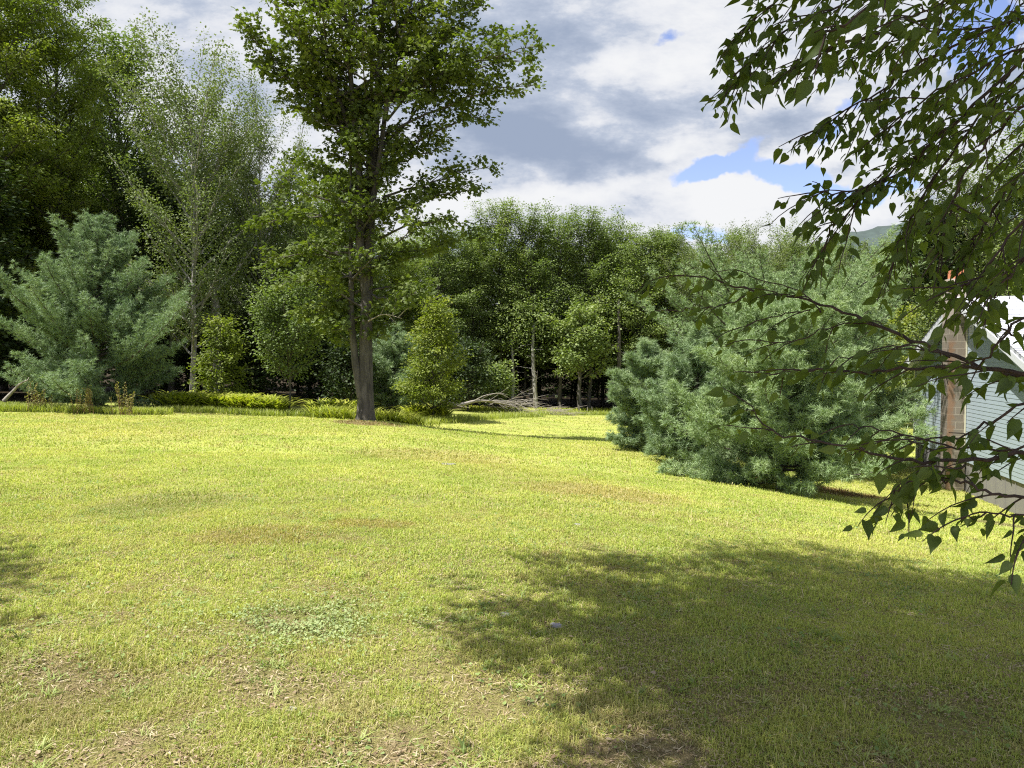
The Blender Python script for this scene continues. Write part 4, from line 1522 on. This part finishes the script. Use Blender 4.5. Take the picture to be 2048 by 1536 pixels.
# ------------------------------------------------------------------ lawn grass
def grass():
    rng = np.random.default_rng(23)
    Ps, Ls, Ws = [], [], []

    def clump_noise(x, y):
        return .5 + .25 * np.sin(x * 2.1 + 1.3 * np.sin(y * 1.7)) + .25 * np.sin(y * 2.9 + 1.1 * np.sin(x * 2.3 + 1))
    for d0, d1, n, L, w in ((2.2, 3.6, 150000, .024, .0034), (3.6, 5.6, 190000, .028, .0044), (5.6, 9.0, 190000, .034, .007), (9.0, 15.0, 150000, .042, .011), (15, 26, 100000, .05, .02), (26, 46, 50000, .06, .035)):
        d = np.sqrt(rng.uniform(d0 * d0, d1 * d1, n))
        x = rng.uniform(-1, 1, n) * (.70 * d + .9)
        cn = clump_noise(x, d)
        cn2 = clump_noise(x * 2.7 + 3, d * 2.7)
        near = np.clip((5.6 - d) / 2.2, 0, 1) * np.where(x > .8, .6, 1.0)
        keep = rng.random(n) < np.clip(1.0 - near * .52 + (cn2 - .5) * (.3 + 1.0 * near) + (cn - .5) * .4 * near, .05, 1)
        k = keep
        if d0 > 20:
            e = np.interp(x, [-30, -15, -8, -3, 1, 8, 12, 20], [26, 27.5, 30, 34, 46, 48, 46, 40])
            k = k & (d < e)
        x, d, cn2, near = x[k], d[k], cn2[k], near[k]
        Ps.append(np.stack([x, d, terrain(x, d) - .004], 1))
        tall = np.where(rng.random(len(x)) < .06 * (1 + 2 * near) * (cn2 > .55), 1.9, 1.0)
        Ls.append(L * rng.uniform(.5, 1.3, len(x)) * (.75 + .5 * cn2) * tall * (1 + .25 * near))
        Ws.append(np.full(len(x), w) * rng.uniform(.7, 1.3, len(x)))
    P, L, W = np.concatenate(Ps), np.concatenate(Ls), np.concatenate(Ws)
    n = len(P)
    az = rng.random(n) * 6.283
    lean = rng.uniform(.2, 1.25, n)
    h = np.stack([np.cos(az), np.sin(az), np.zeros(n)], 1)
    sd_ = np.stack([-np.sin(az), np.cos(az), np.zeros(n)], 1) * W[:, None] * .5
    mid = P + h * (lean * L * .3)[:, None] + np.array([0, 0, 1]) * (L * .62)[:, None]
    tip = P + h * (lean * L * .95)[:, None] + np.array([0, 0, 1]) * (L * (1.05 - .6 * lean))[:, None]
    V = np.stack([P - sd_, P + sd_, mid + sd_ * .8, mid - sd_ * .8, tip], 1).reshape(-1, 3)
    b = (np.arange(n) * 5)[:, None]
    o = mesh('grass', V, [b + np.array([[0, 1, 2, 3]]), b + np.array([[3, 2, 4]])], make_grass_mat(), tint=np.repeat(rng.random(n), 5))
    tag(o, 'short yellow-green mown grass covering the lawn', 'grass', kind='stuff')
    # coarse pale tufts standing out of the finer turf
    nt = 1300
    d = np.sqrt(rng.uniform(2.2 ** 2, 8.5 ** 2, nt))
    x = rng.uniform(-.72, .72, nt) * d
    m_ = rng.integers(8, 26, nt)
    X, Y = np.repeat(x, m_), np.repeat(d, m_)
    sp = np.repeat(rng.uniform(.008, .03, nt), m_)
    X, Y = X + rng.normal(0, 1, len(X)) * sp, Y + rng.normal(0, 1, len(X)) * sp
    mt = foliage('tuft_grass', (.20, .27, .07), (.32, .38, .11), (.48, .50, .20), .35, nscale=2.5)
    o = arcs(rng, np.stack([X, Y, terrain(X, Y) - .004], 1), np.repeat(rng.uniform(.035, .10, nt), m_), mt, 'grass_tufts', width=.0048, droop=.9, seg=3, el=(25, 80), tint=np.repeat(rng.random(nt), m_))
    tag(o, 'coarse pale grass tufts standing out of the near lawn', 'grass', kind='stuff')
    # dead thatch lying flat between the blades
    n = 90000
    d = np.sqrt(rng.uniform(2.15 ** 2, 7.5 ** 2, n))
    x = rng.uniform(-1, 1, n) * (.70 * d + .3)
    k = rng.random(n) < np.clip(1.35 - (d - 2.2) / 4.2, .1, 1)
    x, d = x[k], d[k]
    n = len(x)
    P = np.stack([x, d, terrain(x, d) + rng.uniform(.001, .012, n)], 1)
    a = rng.random(n) * 6.283
    D = np.stack([np.cos(a), np.sin(a), rng.normal(.05, .18, n)], 1)
    mth = foliage('thatch', (.10, .06, .035), (.30, .22, .12), (.58, .50, .34), .15, nscale=5)
    o = leafmesh('thatch', BLADE, P, D, rng.normal(0, .3, P.shape) + np.array([0, 0, 1]), rng.uniform(.012, .05, n), mth, None, rng, wid=1.1)
    tag(o, 'dead straw and thatch lying between the grass blades of the near lawn', 'thatch', kind='stuff')
    # little broad leaved weeds in loose drifts
    n = 30000
    d = np.sqrt(rng.uniform(2.2 ** 2, 11 ** 2, n))
    x = rng.uniform(-1, 1, n) * (.70 * d + .3)
    k = (np.sin(x * 2.9 + 1.7 * np.sin(d * 2.1)) * np.sin(d * 3.7 + 1.3 * np.sin(x * 3.3)) + rng.normal(0, .22, n)) > .52
    x, d = x[k], d[k]
    n = len(x)
    P = np.stack([x, d, terrain(x, d) + rng.uniform(.008, .03, n)], 1)
    mw = foliage('lawn_weed_leaf', (.16, .24, .07), (.25, .33, .10), (.36, .42, .16), .3, nscale=2)
    o = leafmesh('lawn_weeds', OVATE, P, rng.normal(0, 1, P.shape) * np.array([1, 1, .3]), rng.normal(0, .4, P.shape) + np.array([0, 0, 1]), rng.uniform(.012, .03, n), mw, None, rng)
    tag(o, 'small broad leaved weeds growing in drifts through the near lawn', 'weeds', kind='stuff')
    # fallen leaves and straw lying in the worn turf
    n = 24000
    d = np.sqrt(rng.uniform(2.2 ** 2, 6.5 ** 2, n))
    x = rng.uniform(-.72, .72, n) * d
    k = rng.random(n) < np.clip(1.25 - (d - 2.2) / 3.2, .06, 1) * (clump_noise(x * 1.7, d * 1.7) > .5)
    x, d = x[k], d[k]
    P = np.stack([x, d, terrain(x, d) + rng.uniform(.004, .022, len(x))], 1)
    ml = foliage('fallen_leaf', (.14, .09, .05), (.30, .21, .13), (.50, .41, .30), .1, nscale=6)
    o = leafmesh('leaf_litter', OVATE, P, rng.normal(0, 1, P.shape) * np.array([1, 1, .2]), rng.normal(0, .3, P.shape) + np.array([0, 0, 1]), rng.uniform(.006, .019, len(P)) * (1 + (rng.random(len(P)) < .07)) , ml, None, rng)
    tag(o, 'dry brown leaves and straw scattered in the worn foreground turf', 'leaf litter', kind='stuff')
    # bluish clover patch
    g = gpix(620, 1255)
    n = 2600
    x, y = g[0] + rng.normal(0, .36, n), g[1] + rng.normal(0, .26, n)
    k = np.sin(x * 9 + 2 * np.sin(y * 7)) * np.sin(y * 11 + x * 3) > -.25
    x, y = x[k], y[k]
    n = len(x)
    P = np.stack([x, y, terrain(x, y) + rng.uniform(.02, .05, n)], 1)
    mc = foliage('clover_leaf', (.22, .28, .11), (.31, .37, .15), (.40, .44, .20), .25, nscale=3)
    o = leafmesh('clover', KITE, P, rng.normal(0, 1, P.shape) * np.array([1, 1, .3]), rng.normal(0, .35, P.shape) + np.array([0, 0, 1]), rng.uniform(.012, .024, n), mc, None, rng, wid=1.4)
    tag(o, 'patch of bluish green clover in the foreground lawn', 'clover', kind='stuff')


grass()


# ------------------------------------------------------------------ the birch whose boughs hang into the picture
def birch():
    rng = np.random.default_rng(29)
    base = np.array([3.1, -1.3, ter(3.1, -1.3)])
    rt = tag(empty('birch_tree', tuple(base)), 'birch whose leafy boughs hang close by across the right side of the picture', 'tree')
    mb = MB()
    LP, LD, LN, LS = [], [], [], []
    trunk = np.array([(0, 0, -.3), (.02, 0, 1.5), (-.1, .05, 3), (-.2, .1, 5), (-.25, .1, 7), (-.2, .1, 9.5)])
    mb.tube(trunk, [.2, .16, .14, .11, .08, .02], 12)

    def leaves_on(B, n, s0=.1, size=.062, hang=.7):
        for q in range(n):
            s = min(.999, s0 + (1 - s0) * (q + rng.random() * .8) / n)
            p, d = at(B, s)
            d = unit(d)
            side = unit(np.cross(d, [0, 0, 1.0]) + 1e-6) * (1 if q % 2 else -1)
            dd = unit(d * .5 + side * rng.uniform(.4, 1.0) + np.array([0, 0, -hang * rng.uniform(.0, 1.5)]) + rng.normal(0, .25, 3))
            pet = p + dd * rng.uniform(.012, .022)
            LP.append(pet)
            LD.append(dd)
            nn = rng.normal(0, .8, 3) + np.array([0, -.1, .65])
            LN.append(nn)
            LS.append(size * rng.uniform(.42, 1.12))

    def twig(p, d, L, droop, size, dens=32):
        B = path(rng, p, d, L, 6, droop, .13)
        mb.tube(B, np.linspace(.0024, .0011, 6), 4, cap=False)
        leaves_on(B, max(4, int(L * dens * 1.25)), .08, size)

    def bough(pts, r0, r1, sub=14, subL=(.14, .38), droop=-.5, size=.057, bare=0.0, dens=30):
        A = np.array([pix(*p) for p in pts]) - base
        s = np.linspace(0, 1, len(A))
        q = np.linspace(0, 1, len(A) * 4)
        C = np.stack([np.interp(q, s, A[:, i]) for i in range(3)], 1)
        for _ in range(2):
            C[1:-1] = (C[:-2] + 2 * C[1:-1] + C[2:]) / 4
        C[1:-1] += rng.normal(0, .004, C[1:-1].shape)
        mb.tube(C, np.linspace(r0 * .72, r1 * .9, len(C)), 6)
        L = np.linalg.norm(np.diff(C, axis=0), axis=1).sum()
        k = max(2, int(L * sub * 1.2))
        for j in range(k):
            u = bare + (1 - bare) * (j + .6 * rng.random()) / k
            p, d = at(C, min(u, .995))
            d = unit(d)
            side = unit(np.cross(d, [0, 0.25, 1.0])) * (1 if j % 2 else -1)
            d2 = d * .8 + side * rng.uniform(.3, .9) + np.array([0, 0, rng.normal(-.15, .3)])
            twig(p, d2, rng.uniform(*subL) * (1.15 - .5 * u), droop, size, dens)
        twig(C[-1], unit(C[-1] - C[-2]), .12, droop, size, dens)
        leaves_on(C, int(L * 14), bare, size)

    # upper boughs, from the upper right down to the left
    up_ = [([(2250, -330, 2.6), (1900, -130, 2.6), (1640, -40, 2.6), (1530, 15, 2.6), (1470, 75, 2.6)], .008),
           ([(2250, -250, 2.5), (1930, -80, 2.5), (1700, 0, 2.45), (1580, 50, 2.45), (1510, 110, 2.45), (1480, 150, 2.45)], .008),
           ([(2250, -180, 2.4), (1931, 0, 2.4), (1785, 58, 2.4), (1660, 95, 2.4), (1590, 135, 2.4)], .009),
           ([(2250, -60, 2.5), (2019, 44, 2.5), (1858, 111, 2.5), (1770, 175, 2.5), (1700, 215, 2.5), (1625, 262, 2.5)], .010),
           ([(2250, -10, 2.7), (2045, 117, 2.6), (1905, 249, 2.5), (1800, 345, 2.5), (1715, 385, 2.5), (1630, 385, 2.5)], .013),
           ([(2200, 20, 2.3), (2060, 90, 2.3), (1930, 150, 2.35), (1830, 215, 2.4), (1770, 260, 2.4)], .008),
           ([(2200, 130, 2.2), (2048, 210, 2.2), (1953, 303, 2.3), (1915, 370, 2.3), (1895, 440, 2.3), (1880, 515, 2.3)], .009),
           ([(2150, 60, 2.6), (1990, 190, 2.6), (1885, 330, 2.6), (1840, 400, 2.6), (1800, 480, 2.6), (1780, 540, 2.6)], .008),
           ([(1850, 300, 2.5), (1760, 360, 2.5), (1700, 420, 2.5), (1660, 460, 2.5), (1645, 500, 2.5)], .006),
           ([(2200, 260, 2.4), (2060, 330, 2.4), (1990, 410, 2.4), (1950, 480, 2.4), (1915, 545, 2.4)], .008),
           ([(2200, 330, 2.1), (2080, 400, 2.1), (2010, 480, 2.1), (1960, 560, 2.1), (1900, 575, 2.1)], .008),
           ([(2200, -80, 2.9), (2040, 10, 2.9), (1960, 90, 2.9), (1900, 170, 2.9), (1860, 220, 2.9)], .008),
           ([(2200, 420, 2.0), (2100, 470, 2.0), (2030, 540, 2.0), (1985, 590, 2.0)], .006),
           ([(2250, 180, 2.8), (2090, 250, 2.8), (2000, 330, 2.8), (1940, 400, 2.8), (1850, 450, 2.8)], .007),
           ([(2250, 80, 3.0), (2080, 150, 3.0), (1960, 250, 3.0), (1860, 300, 3.0), (1770, 330, 3.0)], .008),
           ([(2150, -20, 3.0), (1980, 60, 3.0), (1850, 60, 3.0), (1740, 100, 3.0), (1690, 130, 3.0)], .007),
           ([(2150, -160, 2.2), (2000, -60, 2.2), (1880, 10, 2.2), (1780, 45, 2.1)], .007)]
    for pts, r in up_:
        bough(pts, r * .75, .0025, sub=20, subL=(.12, .32), droop=-.3, bare=.08, size=.050)
    # two very close leaves' twig
    bough([(1900, -160, 1.75), (1780, -20, 1.7), (1700, 45, 1.65), (1650, 70, 1.65)], .005, .0025, sub=6, subL=(.06, .14), size=.066, bare=.3)
    # middle boughs reaching left over the pines
    bough([(2250, 780, 2.0), (2048, 757, 2.2), (1966, 735, 2.35), (1870, 697, 2.5), (1780, 664, 2.65), (1700, 625, 2.8), (1600, 597, 2.95), (1500, 582, 3.05), (1430, 560, 3.15), (1375, 548, 3.2), (1320, 555, 3.25)],
          .011, .003, sub=7, subL=(.10, .26), droop=-.5, bare=.05, dens=26)
    bough([(1642, 625, 2.85), (1610, 585, 2.9), (1560, 568, 2.95), (1505, 556, 3.0), (1490, 545, 3.0)], .004, .002, sub=7, subL=(.08, .18), dens=24)
    bough([(1490, 592, 3.05), (1450, 610, 3.1), (1400, 620, 3.15), (1355, 622, 3.2)], .004, .002, sub=7, subL=(.08, .18), dens=24)
    bough([(1620, 620, 2.9), (1570, 628, 2.95), (1520, 640, 3.0), (1480, 655, 3.0)], .004, .002, sub=6, subL=(.08, .2), dens=24)
    bough([(1760, 655, 2.7), (1690, 640, 2.7), (1620, 670, 2.75), (1560, 690, 2.8), (1510, 680, 2.8)], .004, .002, sub=8, subL=(.08, .22), dens=24)
    bough([(2250, 760, 1.9), (2048, 748, 2.0), (1950, 733, 2.1), (1830, 736, 2.25), (1740, 745, 2.35), (1650, 742, 2.4), (1590, 740, 2.45), (1540, 748, 2.5)], .010, .002, sub=9, subL=(.10, .26), droop=-.4, dens=26)
    bough([(1900, 715, 2.2), (1820, 690, 2.3), (1740, 705, 2.35), (1670, 720, 2.4)], .004, .002, sub=9, subL=(.1, .2), dens=26)
    bough([(2150, 560, 2.0), (2040, 640, 2.0), (1985, 700, 2.0), (1960, 730, 2.05)], .005, .003, sub=8, subL=(.08, .2), dens=24)
    bough([(2200, 640, 2.2), (2060, 690, 2.2), (1990, 640, 2.3), (1940, 600, 2.35)], .005, .0025, sub=7, subL=(.08, .2), dens=24)
    # lower boughs
    bough([(2250, 760, 1.9), (2100, 790, 1.95), (2030, 815, 2.0), (1970, 850, 2.05), (1930, 870, 2.1), (1860, 885, 2.1), (1780, 880, 2.15)], .007, .002, sub=9, subL=(.08, .2), dens=26)
    bough([(2250, 880, 2.0), (2048, 908, 2.0), (1925, 924, 2.05), (1847, 921, 2.1), (1782, 914, 2.15), (1663, 882, 2.3), (1577, 876, 2.4), (1526, 849, 2.45), (1492, 804, 2.5)], .009, .002, sub=8, subL=(.10, .24), droop=-.4, dens=26)
    bough([(2250, 870, 2.1), (2100, 890, 2.1), (1960, 905, 2.15), (1850, 880, 2.2), (1750, 855, 2.3), (1690, 850, 2.35)], .006, .002, sub=10, subL=(.10, .24), dens=28)
    bough([(2250, 1020, 1.9), (2048, 1000, 1.9), (1985, 985, 1.95), (1930, 965, 2.0), (1880, 955, 2.05), (1830, 975, 2.1), (1815, 1000, 2.1)], .007, .002, sub=11, subL=(.10, .22), dens=28, droop=-.7)
    bough([(1930, 930, 2.0), (1880, 945, 2.0), (1820, 960, 2.05), (1790, 985, 2.1), (1770, 1000, 2.1)], .004, .002, sub=10, subL=(.06, .16), dens=30, droop=-.7)
    bough([(2250, 960, 1.8), (2120, 1010, 1.8), (2040, 1030, 1.85), (1980, 1030, 1.9), (1925, 1035, 1.9)], .005, .002, sub=9, subL=(.06, .16), dens=28, droop=-.9)
    bough([(2250, 950, 1.7), (2140, 1000, 1.7), (2080, 1045, 1.7), (2050, 1080, 1.7)], .005, .002, sub=10, subL=(.08, .16), dens=30, droop=-.9)
    # limbs joining the boughs to the trunk, outside the picture
    for (px, py, d, hz) in ((2250, -250, 2.5, 4.4), (2250, -10, 2.6, 3.4), (2250, 780, 2.0, 1.5), (2250, 900, 2.0, 1.3), (2200, 300, 2.2, 2.4)):
        a = np.array([-.1, .05, hz + .4])
        b = pix(px, py, d) - base
        mid = (a + b) / 2 + np.array([0, 0, .25])
        C = np.array([a, (a + mid) / 2 + [0, 0, .1], mid, (mid + b) / 2 + [0, 0, .05], b])
        mb.tube(C, [.05, .035, .025, .018, .011], 7)
    # crown above and behind the camera (casts the shade on the lawn)
    npts = 0
    cen, rad3 = np.array([1.2, 3.55, 6.4]), np.array([4.4, 3.5, 2.1])
    for j in range(430):
        v = unit(rng.normal(0, 1, 3)) * rng.random() ** .28
        tgt = cen + v * rad3 - base
        tgt[1] -= .9 * max(0.0, tgt[0] + base[0] - .6)
        p0 = np.array([-.2, .1, max(2.8, min(8.8, tgt[2] * .75 + rng.uniform(-.6, .6)))])
        q = np.linspace(0, 1, 9)[:, None]
        B = p0 + (tgt - p0) * q + np.array([0, 0, .35]) * np.sin(q * np.pi) + rng.normal(0, .05, (9, 3)) * q
        mb.tube(B, np.linspace(.028, .004, 9), 4, cap=False)
        Lb = np.linalg.norm(tgt - p0)
        for q in range(int(Lb * 3.4)):
            p1, d1 = at(B, rng.uniform(.25, .99))
            S = path(rng, p1, unit(d1) * .5 + rng.normal(0, .7, 3) * [1, 1, .5], rng.uniform(.3, .8), 4, -.4, .1)
            w = S + base
            yy = w[:, 1]
            # this crown is above and behind the camera
            if ((yy > .25) & (np.abs(w[:, 0]) < .75 * yy + .25) & ((w[:, 2] - EYE) < .53 * yy + .35)).any():
                continue
            mb.tube(S, np.linspace(.005, .002, 4), 3, cap=False)
            for c in range(34):
                p2, d2 = at(S, rng.random() * .999)
                LP.append(p2 + rng.normal(0, .10, 3))
                LD.append(unit(rng.normal(0, 1, 3) + [0, 0, -.6]))
                LN.append(rng.normal(0, .5, 3) + np.array([0, 0, .8]))
                LS.append(.085 * rng.uniform(.7, 1.2))
                npts += 1
    mb.build('branches', M_BARK_T, rt, smooth=True)
    leafmesh('leaves', OVATE, np.array(LP), np.array(LD), np.array(LN), np.array(LS), M_BIRCH, rt, rng, wid=rng.uniform(.68, .92, len(LP)), smooth=True)
    print('birch leaves', len(LP), npts)


birch()

# a second shade tree left of the camera, only its shadow reaches the picture
g = (-9.7, 2.7, ter(-9.7, 2.7))
o = copy_tree(WV['layer'])
o.location = g
o.rotation_euler = (0, 0, 1.0)
o.scale = (.95, .95, .72)
for k_ in ('label', 'group', 'category'):
    if k_ in o:
        del o[k_]
tag(o, 'leafy tree left of the camera whose shadow touches the left foreground', 'tree')
